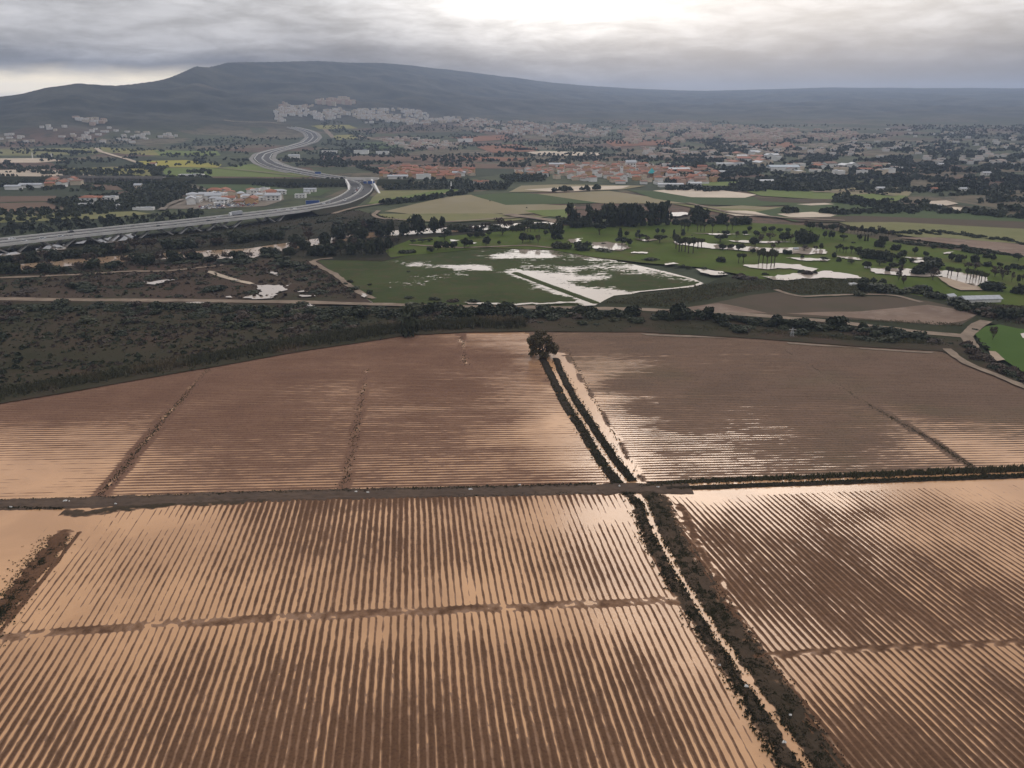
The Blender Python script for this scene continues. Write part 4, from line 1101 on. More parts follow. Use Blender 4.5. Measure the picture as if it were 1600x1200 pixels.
# --- the large willow at the head of the ditch
def big_willow():
    x, y = U(848, 561, 0.0)
    q = random.Random(5)
    o = bpy.data.objects.new('willow_tree', None); COL.objects.link(o)
    o.location = (x, y + 3.0, 0.0)
    tag(o, 'large olive brown willow with many stems at the head of the flooded ditch', 'tree')
    m = MB()
    for i in range(11):
        a = i * 2 * pi / 11 + q.uniform(-.2, .2); d = q.uniform(2.0, 5.5)
        b = (cos(a) * .9, sin(a) * .7, -.2); mid = (cos(a) * d * .55, sin(a) * d * .5, q.uniform(3.0, 4.5)); e = (cos(a) * d, sin(a) * d * .85, q.uniform(6.5, 9.5))
        m.tube(b, mid, .22, .14, 6); m.tube(mid, e, .14, .05, 5)
        for k in range(3):
            f = (e[0] + q.uniform(-1.6, 1.6), e[1] + q.uniform(-1.6, 1.6), e[2] + q.uniform(-.5, 1.8))
            m.tube(mid, f, .07, .02, 4)
    m.obj('trunk', M['bark'], o)
    b = []
    for i in range(64):
        a = q.uniform(0, 6.28); d = 6.2 * math.sqrt(q.random())
        zc = q.uniform(1.2, 11.4) * (1 - .35 * (d / 6) ** 2) + .6
        s = q.uniform(.9, 1.6)
        b.append((cos(a) * d, sin(a) * d * .9, zc, s, s, s * 1.1, 80))
    link('crown', crown_mesh('crown', b, .55, M['leaf_willow'], 77), o)
big_willow()

# --- golf course and its edges
g = 'on the golf course'
crop(740, 300, .1625, [(125, 540, 110, 90, 'round'), (245, 515, 45, 38, 'round_mid'), (270, 435, 80, 130, 'umbrella'), (470, 510, 110, 130, 'round'), (545, 500, 90, 90, 'round'), (620, 520, 100, 60, 'bare'),
    (770, 470, 160, 80, 'tall'), (830, 470, 170, 80, 'tall'), (800, 560, 120, 120, 'shrub_olive'), (890, 565, 110, 110, 'shrub_olive'), (1050, 578, 130, 180, 'shrub'), (1270, 590, 50, 200, 'shrub'), (1430, 540, 90, 140, 'umbrella'),
    (1215, 430, 120, 170, 'umbrella'), (1410, 445, 80, 60, 'cypress'), (1470, 445, 70, 50, 'round'), (1570, 460, 70, 60, 'round'), (940, 360, 70, 110, 'umbrella'), (40, 440, 60, 70, 'round'), (150, 430, 50, 60, 'round_mid'),
    (815, 262, 50, 60, 'shrub'), (510, 160, 22, 16, 'shrub'), (155, 92, 16, 18, 'shrub'), (1250, 520, 50, 60, 'shrub_brown'), (690, 430, 60, 60, 'round')], 'standing ' + g + ' near the meadow', g + ' near the meadow')
crop(740, 300, .1625, [(x, 400 + (x - 380) * -.02, 68, 34, 'palm') for x in (375, 412, 450, 488, 520, 546, 590, 630, 680, 705)], 'in the row before the river pool', 'in a row before the river pool')
crop(740, 300, .1625, [(930, 350, 240, 105, 'tall'), (985, 340, 130, 100, 'tall'), (1060, 350, 130, 110, 'bushy'), (1125, 350, 220, 100, 'tall'), (1180, 345, 170, 90, 'tall'), (1230, 350, 220, 110, 'tall'), (1300, 350, 190, 110, 'tall'), (1340, 350, 240, 120, 'tall'), (1400, 340, 220, 110, 'tall'), (1450, 345, 225, 120, 'tall'), (1510, 350, 230, 110, 'tall'), (1560, 350, 235, 120, 'tall'), (1000, 360, 80, 110, 'bushy')],
    'in the grove left of the gap behind the golf course', 'in the grove left of the gap behind the golf course')
crop(980, 310, .1625, [(20, 265, 200, 120, 'tall'), (80, 270, 215, 110, 'tall'), (140, 275, 190, 120, 'tall'), (210, 275, 225, 120, 'tall'), (265, 270, 215, 110, 'tall'), (320, 270, 230, 120, 'tall'), (380, 270, 235, 110, 'tall'), (480, 265, 70, 110, 'bushy'), (560, 262, 70, 110, 'bushy'), (655, 262, 165, 110, 'tall'), (700, 262, 185, 130, 'tall'), (740, 262, 150, 110, 'tall'), (810, 258, 70, 90, 'bushy'), (885, 262, 110, 100, 'tall'), (930, 262, 115, 90, 'tall'), (1040, 272, 100, 100, 'bushy'), (1100, 268, 90, 90, 'bushy'), (1160, 264, 95, 100, 'bushy')],
    'in the grove behind the golf course', 'in the grove behind the golf course')
crop(980, 310, .1625, [(320, 445, 80, 130, 'umbrella'), (130, 415, 65, 110, 'umbrella'), (200, 440, 70, 80, 'bare'), (290, 360, 70, 50, 'round'), (350, 355, 60, 50, 'round'), (450, 385, 70, 35, 'cypress'), (540, 370, 60, 50, 'cypress'), (110, 345, 40, 45, 'round'), (480, 440, 90, 100, 'round'), (20, 470, 80, 70, 'round'), (625, 372, 28, 24, 'shrub'), (415, 390, 30, 22, 'shrub'), (205, 525, 30, 18, 'shrub'),
    (915, 630, 75, 110, 'bushy'), (900, 440, 80, 160, 'umbrella'), (950, 370, 60, 80, 'round'), (920, 510, 70, 90, 'round'), (1000, 500, 60, 70, 'round'), (1080, 515, 75, 120, 'round'), (1230, 480, 100, 130, 'round'), (1290, 440, 90, 90, 'bare'), (1380, 420, 80, 100, 'bare'), (1490, 430, 80, 80, 'round'), (1520, 555, 60, 60, 'round'), (1560, 560, 60, 50, 'round'), (1210, 545, 60, 70, 'round'), (1310, 540, 60, 70, 'round'), (1400, 330, 60, 80, 'round'), (1470, 340, 50, 60, 'round_mid'), (1060, 390, 70, 80, 'bare'), (1130, 370, 60, 60, 'round'), (1180, 330, 60, 60, 'round'), (1240, 380, 70, 70, 'round'), (1320, 340, 65, 70, 'round'), (1550, 340, 50, 60, 'round_mid'), (880, 340, 30, 40, 'shrub'), (1400, 510, 70, 70, 'bare'), (1450, 470, 60, 60, 'bare')],
    'standing ' + g + ' amid the pools', g + ' amid the pools')
crop(980, 310, .1625, [(500, 530, 120, 60, 'palm'), (525, 525, 115, 60, 'palm'), (558, 530, 130, 64, 'palm'), (590, 545, 135, 64, 'palm'), (635, 545, 140, 66, 'palm'), (680, 500, 95, 60, 'palm'), (715, 490, 85, 60, 'palm'), (470, 500, 110, 60, 'palm'), (1265, 645, 125, 54, 'palm'), (1305, 650, 125, 54, 'palm'), (1345, 660, 125, 54, 'palm'), (1383, 690, 170, 60, 'palm'), (1415, 682, 155, 60, 'palm')],
    'in a clump beside a pool of the golf course', 'in clumps beside the pools')
crop(980, 310, .1625, [(1072, 640, 92, 44, 'palm'), (1116, 640, 92, 44, 'palm')], 'one of a pair standing alone on the fairway', 'paired on the fairway')
crop(980, 310, .1625, [(520, 330, 85, 40, 'palm'), (550, 332, 80, 40, 'palm'), (585, 330, 75, 40, 'palm'), (675, 332, 90, 40, 'palm'), (708, 330, 85, 40, 'palm'), (740, 332, 80, 40, 'palm'), (820, 340, 90, 40, 'palm'), (960, 330, 80, 40, 'palm'), (1010, 320, 80, 40, 'palm')], 'on the far fairway before the grove', 'on the far fairway before the grove')
crop(980, 310, .1625, [(230, 612, 60, 150, 'shrub_olive'), (590, 680, 40, 70, 'shrub'), (755, 705, 60, 90, 'shrub_olive'), (930, 752, 50, 120, 'shrub'), (1335, 752, 50, 80, 'shrub'), (1090, 790, 80, 160, 'shrub_brown'), (1180, 800, 65, 160, 'shrub_brown'), (480, 675, 35, 70, 'shrub_brown'), (530, 670, 40, 60, 'shrub_brown')], 'on the edge of the fairway by the reeds', 'on the edge of the fairway')
crop(1220, 310, .125, [(270, 592, 230, 180, 'bushy'), (360, 580, 160, 120, 'bushy'), (420, 562, 130, 130, 'bushy'), (60, 560, 130, 120, 'round'), (130, 560, 110, 100, 'bare'), (550, 522, 110, 60, 'round'), (620, 532, 130, 60, 'round'), (655, 530, 110, 50, 'round'), (790, 548, 80, 110, 'umbrella'), (910, 578, 30, 60, 'umbrella'), (985, 542, 90, 80, 'round'), (1050, 550, 80, 30, 'cypress'), (1085, 550, 80, 30, 'cypress'), (1210, 622, 110, 110, 'bushy'), (1440, 668, 90, 140, 'bushy'), (1270, 632, 160, 100, 'bushy'), (1310, 580, 100, 90, 'round'), (780, 452, 60, 120, 'round'), (270, 768, 60, 60, 'round'), (540, 802, 60, 110, 'umbrella'), (670, 772, 90, 80, 'round'), (725, 812, 60, 80, 'round'), (890, 842, 60, 100, 'umbrella'), (300, 684, 90, 120, 'bare'), (500, 662, 100, 70, 'round'), (440, 670, 70, 80, 'bare'), (1080, 772, 140, 200, 'bushy'), (1000, 720, 90, 110, 'bushy'), (1200, 782, 140, 200, 'bushy'), (1360, 812, 160, 180, 'bushy'), (1280, 790, 120, 150, 'bushy'), (1500, 772, 100, 100, 'round'), (1100, 902, 110, 150, 'round'), (1250, 862, 80, 140, 'umbrella'), (1340, 942, 90, 100, 'round'), (1050, 1082, 100, 150, 'bushy'), (1170, 1072, 80, 100, 'bushy'), (1280, 1080, 70, 100, 'bushy'), (330, 982, 110, 150, 'shrub_brown'), (250, 960, 90, 100, 'shrub_brown'), (430, 972, 80, 90, 'shrub_brown'), (620, 960, 50, 50, 'shrub_brown'), (1500, 1010, 180, 90, 'bare'), (1420, 900, 90, 120, 'round'), (1540, 860, 110, 100, 'round')],
    'standing among pools ' + g, 'among pools ' + g)
crop(1220, 310, .125, [(740, 682, 90, 60, 'palm'), (780, 702, 80, 50, 'palm'), (815, 702, 80, 50, 'palm'), (880, 712, 95, 56, 'palm'), (980, 700, 80, 56, 'palm'), (700, 690, 80, 50, 'palm'), (930, 700, 70, 50, 'palm')], 'in the loose group before the dark trees', 'before the dark trees')
for i in range(26):
    t = i / 25
    cx, cy = 320 + 1080 * t, 390 + 95 * t + random.uniform(-15, 15)
    plant_px('round' if i % 3 else 'bare', 1220 + .125 * cx, 310 + .125 * cy, .125 * random.uniform(70, 110), .125 * random.uniform(60, 100), 'tree in the dark belt along the back of the golf course', 'trees in the belt along the back of the golf course')
crop(1400, 310, .125, [(240, 722, 110, 90, 'round'), (370, 752, 90, 80, 'round'), (695, 802, 110, 90, 'round'), (780, 818, 120, 110, 'bushy'), (860, 812, 100, 60, 'bare'), (1000, 832, 130, 120, 'bushy'), (1140, 762, 90, 120, 'bushy'), (1215, 802, 100, 70, 'round'), (1150, 872, 80, 130, 'bushy'), (1300, 872, 70, 90, 'round'), (480, 900, 150, 280, 'bushy'), (300, 985, 150, 220, 'bushy'), (400, 960, 180, 220, 'bushy'), (480, 1050, 170, 180, 'bare'), (880, 692, 80, 120, 'shrub'), (960, 702, 90, 110, 'shrub'), (1060, 722, 90, 130, 'shrub'), (1240, 702, 60, 150, 'shrub'), (1540, 802, 110, 130, 'round'), (1260, 1010, 150, 200, 'bare'), (1350, 1050, 150, 150, 'bare'), (1010, 935, 120, 160, 'bare'), (900, 920, 110, 150, 'bare'), (700, 652, 60, 80, 'shrub'), (470, 645, 60, 70, 'round'), (290, 562, 50, 60, 'round'), (1240, 1185, 150, 310, 'bushy'), (1180, 1150, 110, 180, 'bushy'), (1550, 1222, 140, 170, 'bushy'), (1450, 1075, 150, 70, 'bare'), (1520, 1095, 140, 60, 'round'), (1590, 1065, 120, 80, 'bare'), (1400, 930, 90, 120, 'round'), (1480, 900, 80, 110, 'round'), (1570, 930, 90, 100, 'round'), (100, 760, 110, 110, 'round'), (20, 790, 90, 100, 'round'), (190, 820, 70, 90, 'round'), (60, 860, 70, 100, 'round'), (100, 1100, 130, 120, 'bare'), (30, 1060, 150, 110, 'bare')],
    'at the flooded end of the golf course', 'at the flooded end of the golf course')
crop(1400, 310, .125, [(650, 992, 115, 66, 'palm'), (690, 1006, 120, 66, 'palm'), (770, 1012, 115, 66, 'palm'), (885, 1042, 135, 70, 'palm'), (930, 1047, 135, 70, 'palm'), (965, 1040, 120, 66, 'palm'), (1000, 1062, 135, 70, 'palm'), (1040, 1062, 130, 70, 'palm'), (1065, 1082, 135, 70, 'palm'), (1110, 1085, 130, 70, 'palm')], 'in the row standing in the flood', 'in the row standing in the flood')
for i in range(34):
    t = i / 33
    cx = 20 + 1560 * t
    cy = np.interp(cx, [0, 450, 820, 1200, 1560], [560, 605, 625, 695, 745]) + random.uniform(-12, 12)
    plant_px('shrub', 1400 + .125 * cx, 310 + .125 * cy, .125 * random.uniform(40, 75), .125 * random.uniform(80, 130), 'dark shrub in the hedge between golf course and flooded field', 'shrubs in the hedge beside the flooded field')
for i in range(40):
    t = i / 39
    cx = 0 + 1580 * t
    cy = np.interp(cx, [0, 400, 850, 1200, 1580], [470, 440, 480, 520, 580]) + random.uniform(-18, 18)
    plant_px(random.choice(['shrub_brown', 'shrub', 'shrub_brown']), 1400 + .125 * cx, 310 + .125 * cy, .125 * random.uniform(40, 80), .125 * random.uniform(70, 120), 'low shrub in the hedge above the flooded pink field', 'shrubs in the hedge above the flooded field')

# --- trees along the river
crop(500, 300, .1625, [(655, 435, 170, 130, 'bushy'), (800, 435, 165, 130, 'bushy'), (945, 425, 215, 180, 'bushy'), (1095, 405, 180, 125, 'bushy'), (1180, 400, 160, 75, 'round'), (330, 425, 170, 130, 'bushy'), (410, 405, 120, 110, 'bare'), (560, 415, 110, 120, 'bare'), (230, 400, 90, 120, 'bare')], 'in the tall stand on the far bank of the river', 'in the tall stand on the far bank of the river')
crop(500, 300, .1625, [(20, 630, 130, 150, 'bushy'), (90, 628, 145, 170, 'bushy'), (200, 622, 160, 140, 'round'), (300, 622, 150, 120, 'bushy'), (390, 618, 160, 130, 'round'), (480, 615, 170, 130, 'bushy'), (570, 612, 180, 140, 'bushy'), (650, 604, 160, 100, 'round'), (740, 522, 80, 90, 'bare'), (-60, 630, 110, 130, 'bushy'), (150, 600, 140, 120, 'bare'), (340, 590, 150, 120, 'bare'), (700, 560, 120, 90, 'bare')], 'in the dark stand between river and meadow', 'in the dark stand between river and meadow')
crop(500, 300, .1625, [(810, 607, 70, 130, 'shrub'), (875, 602, 60, 90, 'shrub')], 'of a close pair at the corner of the meadow', 'paired at the corner of the meadow')
crop(500, 300, .1625, [(890, 507, 42, 70, 'umbrella'), (980, 502, 45, 80, 'umbrella'), (1050, 492, 38, 80, 'umbrella'), (1190, 477, 60, 100, 'umbrella'), (1060, 592, 80, 90, 'shrub'), (1130, 577, 100, 110, 'round'), (1210, 572, 100, 90, 'round'), (1290, 567, 90, 90, 'round'), (1390, 557, 110, 100, 'round'), (1440, 542, 80, 70, 'round'), (1440, 457, 60, 70, 'round'), (1510, 452, 60, 70, 'round'), (1560, 452, 60, 70, 'round'), (1590, 512, 60, 60, 'round')], 'on the narrow fairway beside the meadow', 'on the narrow fairway beside the meadow')
for i in range(26):
    t = i / 25
    plant_px(random.choice(['shrub_olive', 'bare', 'shrub']), 690 + 205 * t, 366 - 10 * t + random.uniform(-4, 3), random.uniform(12, 18), random.uniform(15, 22), 'thicket bush on the bank behind the narrow fairway', 'bushes on the bank behind the narrow fairway')
def along(pts, n, kinds, h, w, label, group, jx=6, jy=3):
    pts = np.array(pts, float)
    s = np.concatenate([[0], np.cumsum(np.hypot(*np.diff(pts, axis=0).T))])
    for i in range(n):
        t = (i + random.uniform(.1, .9)) / n * s[-1]
        x, y = np.interp(t, s, pts[:, 0]) + random.uniform(-jx, jx), np.interp(t, s, pts[:, 1]) + random.uniform(-jy, jy)
        hh = random.uniform(*h)
        plant_px(random.choice(kinds), x, y, hh, random.uniform(*w), label, group)
along([(-60, 418), (60, 412), (130, 404), (250, 394), (330, 386), (440, 376)], 34, ['bushy', 'bushy', 'bare', 'bushy'], (13, 22), (18, 32), 'dark tree on the motorway bank of the river @', 'trees on the motorway side of the river')
along([(-60, 432), (60, 430), (130, 424), (210, 416), (300, 410), (400, 410), (430, 402)], 34, ['bushy', 'shrub', 'bare'], (12, 24), (18, 32), 'dark tree on the scrub bank of the river @', 'trees on the scrub side of the river')
along([(440, 394), (480, 392), (540, 378), (600, 366)], 14, ['bushy', 'bare', 'bushy'], (16, 26), (18, 30), 'tree hiding the bend of the river', 'trees hiding the bend of the river', 10, 8)
along([(0, 408), (160, 392), (300, 380), (420, 364), (520, 348), (580, 352)], 46, ['shrub', 'shrub_brown', 'bushy', 'shrub_olive'], (4, 8), (12, 26), 'bush on rough ground under the viaduct @', 'bushes on the rough ground below the viaduct', 16, 6)
crop(500, 300, .1625, [(845, 782, 32, 70, 'shrub'), (285, 887, 60, 75, 'shrub'), (155, 912, 60, 95, 'shrub'), (240, 912, 50, 60, 'shrub'), (325, 962, 70, 115, 'shrub'), (490, 1007, 80, 95, 'shrub'), (470, 912, 45, 45, 'shrub'), (30, 832, 60, 110, 'shrub'), (-30, 800, 60, 120, 'shrub'), (1105, 1062, 60, 120, 'shrub_brown'), (1265, 1077, 60, 130, 'shrub_brown'), (1480, 1092, 80, 125, 'shrub'), (850, 1040, 50, 110, 'shrub_brown')], 'standing at the edge of the flooded meadow', 'at the edge of the flooded meadow')
# scrub land
sp = [(-100, 440), (20, 425), (260, 415), (420, 408), (488, 412), (548, 455), (560, 470), (0, 467), (-100, 468)]
n = 0
while n < 75:
    x, y = random.uniform(-100, 560), random.uniform(408, 470)
    if inside(np.array([x]), np.array([y]), sp)[0] and not (380 < x < 455 and y > 442):
        k = random.choice(['shrub', 'shrub_brown', 'shrub_brown', 'shrub_olive'])
        hh = random.uniform(4, 10)
        plant_px(k, x, y, hh, hh * random.uniform(2.0, 4.0), LAB[k] + ' on the reddish scrub land @', LABG[k] + ' on the scrub land')
        n += 1
for px_, py_, hp, wp in ((128, 454, 15, 42), (210, 452, 12, 30), (330, 458, 14, 40), (440, 412, 14, 30), (455, 420, 16, 40), (475, 425, 14, 30), (360, 415, 14, 50), (395, 462, 8, 30)):
    plant_px('shrub', px_, py_, hp, wp, 'broad dark bush on the scrub land', 'broad bushes on the scrub land')

# --- the shrub belt above the upper fields
BELT = [(-120, 478), (300, 480), (600, 486), (1000, 493), (1150, 500), (1300, 513), (1420, 527), (1500, 538), (1470, 544), (1300, 534), (1100, 520), (900, 512), (640, 514), (520, 525), (400, 520), (-120, 500)]
n = 0
while n < 175:
    x = random.uniform(-120, 1490)
    y = random.uniform(478, 545)
    if inside(np.array([x]), np.array([y]), BELT)[0]:
        k = random.choice(['shrub', 'shrub', 'shrub', 'shrub_olive', 'shrub_brown'] if x > 560 or y < 492 else ['shrub_olive', 'shrub', 'shrub_brown'])
        hh = random.uniform(7, 17)
        plant_px(k, x, y, hh, hh * random.uniform(1.3, 2.2), LAB[k] + ' in the reedy belt @', LABG[k] + ' in the reedy belt')
        n += 1
along([(-60, 486), (100, 487), (300, 489), (560, 494), (640, 498)], 44, ['shrub'], (10, 20), (20, 36), 'dark rounded shrub edging the muddy path @', 'rounded shrubs below the muddy path', 8, 4)
along([(640, 494), (800, 497), (1000, 498), (1150, 507), (1300, 519), (1450, 534)], 62, ['shrub', 'shrub', 'bushy'], (12, 24), (20, 34), 'dark shrub lining the muddy path @', 'shrubs lining the muddy path above the field', 8, 4)
plant_px('bushy', 640, 529, 48, 32, 'tall dark tree among reeds at the edge of the ploughed field', None)
plant_px('shrub', 188, 528, 14, 26, 'lone dark bush on the reedy slope', None)
plant_px('shrub', 130, 460, 12, 30, 'broad dark bush beside the red scrub', None)
plant_px('shrub_olive', 385, 486, 12, 26, 'pale olive bush among dark ones below the path', None)
plant_px('bushy', 560, 500, 24, 34, 'large dark bush below the muddy path', None)
plant_px('bushy', 1060, 500, 28, 24, 'dark tree standing where the path meets the brown field', None)
# corner by the lawn and the right edge
along([(1500, 486), (1540, 492), (1600, 505), (1700, 520)], 20, ['shrub_brown', 'shrub', 'bushy'], (12, 22), (24, 40), 'dark thicket bush above the bright lawn', 'thicket bushes above the bright lawn', 8, 6)
along([(1505, 548), (1520, 555), (1545, 572), (1575, 586), (1610, 600), (1680, 630)], 26, ['shrub_brown', 'shrub', 'shrub_brown'], (10, 20), (18, 32), 'brown bush between field corner and lawn', 'bushes between field corner and lawn', 7, 5)
along([(1523, 520), (1527, 536), (1545, 550)], 6, ['shrub_brown'], (6, 11), (10, 16), 'small brown bush edging the lawn', 'small bushes edging the lawn', 2, 2)
along([(1340, 462), (1380, 458), (1440, 464), (1470, 470)], 12, ['shrub', 'bushy', 'shrub_olive'], (12, 20), (22, 36), 'dark bush behind the curved brown field', 'bushes behind the curved brown field', 8, 5)
plant_px('bare', 1552, 536, 24, 16, 'small leafless tree in the bright lawn', None)

# --- the shrubs themselves: the largest in view one by one, the small remainder as one mass
def finish_shrubs(keep=285):
    L = sorted(SHRUBS, key=lambda r: -r[0])
    for r in L[:keep]:
        plant(*r[1:8], z=r[8], now=True)
    V, Q, n = [], [], 0
    q = random.Random(4)
    for r in L[keep:]:
        me = q.choice(PROT[r[1]])[0]
        co = np.zeros(len(me.vertices) * 3, np.float32); me.vertices.foreach_get('co', co); co = co.reshape(-1, 3)[:4 * 260] * np.array([r[5], r[5], r[4]])
        a = q.uniform(0, 6.28); c, s_ = cos(a), sin(a)
        V.append(np.stack([co[:, 0] * c - co[:, 1] * s_ + r[2], co[:, 0] * s_ + co[:, 1] * c + r[3], co[:, 2] + r[8]], -1))
        Q.append(np.arange(len(co)).reshape(-1, 4) + n); n += len(co)
    if V:
        tag(link('undergrowth', mesh_np('undergrowth', np.concatenate(V), np.concatenate(Q), mat=M['leaf_dark'])), 'small low bushes strewn between the larger shrubs', None, None, 'stuff')
finish_shrubs()

# --- tufts: reeds, weeds and rough grass too many to count
def tufts(name, pts, h, w, mat, blades=5, z=G, seed=0, label=None, lean=0.5):
    r = np.random.default_rng(seed)
    pts = np.asarray(pts); n = len(pts)
    P = np.repeat(pts, blades, axis=0)
    m = len(P)
    hh = r.uniform(h[0], h[1], n).repeat(blades) * r.uniform(.55, 1.0, m)
    a = r.uniform(0, 2 * pi, m); b = r.uniform(0, 2 * pi, m)
    off = r.uniform(0, w * 1.2, m)
    bx, by = P[:, 0] + np.cos(a) * off, P[:, 1] + np.sin(a) * off
    sx, sy = np.cos(b) * w * .5, np.sin(b) * w * .5
    lx, ly = r.normal(size=m) * lean * hh * .6, r.normal(size=m) * lean * hh * .6
    z0 = np.full(m, z) if np.isscalar(z) else np.repeat(z, blades)
    A = np.stack([bx - sx, by - sy, z0 - .1], -1); B = np.stack([bx + sx, by + sy, z0 - .1], -1)
    C = np.stack([bx + sx * .7 + lx * .6, by + sy * .7 + ly * .6, z0 + hh * .7], -1); D = np.stack([bx - sx * .5 + lx, by - sy * .5 + ly, z0 + hh], -1)
    V = np.stack([A, B, C, D], 1).reshape(-1, 3)
    o = link(name, mesh_np(name, V, np.arange(m * 4).reshape(-1, 4), mat=M[mat]))
    tag(o, label, None, None, 'stuff')
    return o

def scatter_px(poly, n, seed, z=G, dens=None):
    """points spread evenly over real ground inside an outline"""
    P = UP(poly, z); r = np.random.default_rng(seed)
    lo, hi = P.min(0), P.max(0)
    out = np.zeros((0, 2))
    while len(out) < n:
        c = r.uniform(lo, hi, (n * 3, 2))
        c = c[inside(c[:, 0], c[:, 1], P)]
        if dens is not None:
            c = c[r.random(len(c)) < dens(c[:, 0], c[:, 1])]
        out = np.concatenate([out, c])
    return out[:n]

def band_px(line, n, half, seed, z=G, off=0.0):
    ln = UP(line, z); r = np.random.default_rng(seed)
    s = np.concatenate([[0], np.cumsum(np.hypot(*np.diff(ln, axis=0).T))])
    t = r.uniform(0, s[-1], n)
    d = np.array([np.interp(t + e, s, ln[:, 0]) for e in (0, .5)]), np.array([np.interp(t + e, s, ln[:, 1]) for e in (0, .5)])
    tx, ty = d[0][1] - d[0][0], d[1][1] - d[1][0]; L = np.hypot(tx, ty) + 1e-6
    w = r.normal(size=n) * half * .5 + off
    return np.stack([d[0][0] - ty / L * w, d[1][0] + tx / L * w], -1)

edge_line = [(-330, 684), (-150, 652), (0, 626), (160, 599), (333, 569), (450, 548), (560, 531), (640, 519), (730, 515), (820, 513)]
tufts('reeds', band_px(edge_line, 7000, 7.0, 1, off=6.0), (1.8, 4.2), .7, 'reed', 4, seed=1, label='dense reeds hemming the far edge of the ploughed field')
tufts('reeds', band_px([(870, 513), (1000, 514), (1150, 522), (1230, 528), (1340, 536), (1470, 543)], 2600, 4.0, 2, off=3.5), (1.0, 2.2), .6, 'reed', 4, seed=2, label='lower reeds hemming the far edge of the olive brown field')
tufts('undergrowth', scatter_px([(-200, 482), (300, 482), (640, 490), (1000, 492), (1300, 510), (1500, 535), (1480, 545), (1230, 530), (820, 514), (560, 530), (333, 568), (0, 622), (-200, 655)], 9000, 3), (.5, 1.8), 1.1, 'scrub', 3, seed=3, label='rough undergrowth of the belt between path and field')
tufts('undergrowth', scatter_px([(-200, 440), (260, 412), (490, 406), (560, 470), (0, 468), (-200, 470)], 6500, 4), (.4, 1.6), 1.3, 'scrub', 3, seed=4, label='reddish undergrowth of the scrub land by the river')
tufts('undergrowth', scatter_px([(-200, 405), (0, 392), (300, 362), (560, 330), (650, 350), (600, 400), (490, 404), (260, 408), (-200, 430)], 6000, 5), (.6, 2.2), 1.6, 'weed', 3, seed=5, label='dark undergrowth along the river')
tufts('marsh_reeds', scatter_px([(940, 476), (1100, 448), (1200, 439), (1340, 440), (1400, 458), (1380, 462), (1250, 462), (1210, 455), (1170, 460), (1040, 483)], 7000, 6), (.8, 2.4), .8, 'reed', 3, seed=6, label='marsh reeds between meadow, golf course and brown field')
tufts('marsh_reeds', scatter_px([(1470, 472), (1600, 482), (1750, 505), (1750, 560), (1600, 512), (1545, 503), (1530, 490)], 2500, 7), (.8, 2.4), .9, 'scrub', 3, seed=7, label='dark reeds beside the bright lawn')
tufts('roadside_weeds', band_px([(1046, 484), (1200, 494), (1330, 502), (1430, 508), (1500, 511)], 1500, 3, 8), (.8, 1.8), .7, 'reed', 3, seed=8, label='weeds along the lower edge of the curved brown field')
# canal and track weeds
def zbank(pts, base=0.25):
    return np.full(len(pts), base)
for off, nn, sd in ((-2.2, 8000, 11), (2.9, 13000, 12)):
    p = band_px(CANAL_LOW, nn, 2.3, sd, 0.0, off=off)
    dc_, _, rn_ = dist_line(p[:, 0], p[:, 1], UP(CANAL_LOW))
    p = p[(dc_ > .3) & (fbm(p[:, 0] / 2.5, p[:, 1] / 2.5, 5, 3) > -.12 - .25 * (dc_ < 3))]
    tufts('canal_weeds', p, (.08, .34), .17, 'weed', 5, z=zbank(p, .12), seed=sd, label='dark weeds on the banks of the lower canal')
p = band_px(CANAL_LOW, 500, 1.2, 13, 0.0, off=6.2); tufts('canal_weeds', p, (.1, .4), .25, 'scrub', 3, z=zbank(p, .05), seed=13, label='dry weeds strewn beside the canal')
p = band_px([(1095, 990), (1130, 1050), (1170, 1120), (1215, 1200)], 160, 1.2, 14, 0.0, off=0); tufts('canal_weeds', p, (.15, .5), .3, 'weed', 5, z=zbank(p, .0), seed=14, label='weeds standing in the water beside the canal')
p = band_px([(1000, 760), (1100, 752), (1250, 747), (1400, 742), (1600, 735), (1800, 727)], 1500, 1.2, 15, 0.0); tufts('reeds', p, (.5, 2.3), .35, 'reed', 4, z=zbank(p, .1), seed=15, label='thin reeds standing between track and upper field', lean=.25)
p = band_px([(1060, 764), (1250, 756), (1400, 751), (1600, 744), (1800, 737)], 2200, 0.9, 16, 0.0); tufts('bank_grass', p, (.15, .6), .3, 'weed', 4, z=zbank(p, .35), seed=16, label='grass on the narrow bank along the flooded strip')
p = band_px([(0, 782), (150, 779), (400, 770), (600, 765), (800, 761), (930, 757)], 1500, 0.7, 17, 0.0); tufts('bank_grass', p, (.1, .45), .3, 'weed', 3, z=zbank(p, .15), seed=17, label='dry grass along the upper edge of the dirt track')
p = band_px([(120, 803), (250, 788), (400, 781), (600, 777), (800, 773), (960, 769)], 700, 0.9, 18, 0.0); tufts('bank_grass', p, (.05, .3), .3, 'weed', 3, z=zbank(p, .05), seed=18, label='sparse grass along the lower edge of the dirt track')
p = band_px([(-200, 799), (0, 794), (100, 795)], 500, 0.6, 19, 0.0); tufts('bank_grass', p, (.1, .35), .3, 'weed', 3, z=zbank(p, .15), seed=19, label='grass along the lower edge of the dirt track')
for ln_, sd in (([(848, 562), (877, 620), (906, 665), (937, 718), (966, 757)], 31), ([(868, 562), (896, 620), (928, 668), (962, 720), (988, 752)], 32)):
    p = band_px(ln_, 2000, 1.5, sd, 0.0); tufts('ditch_weeds', p, (.1, .45), .26, 'weed', 4, z=zbank(p, .3), seed=sd, label='dark weeds on the earth banks of the upper ditch')
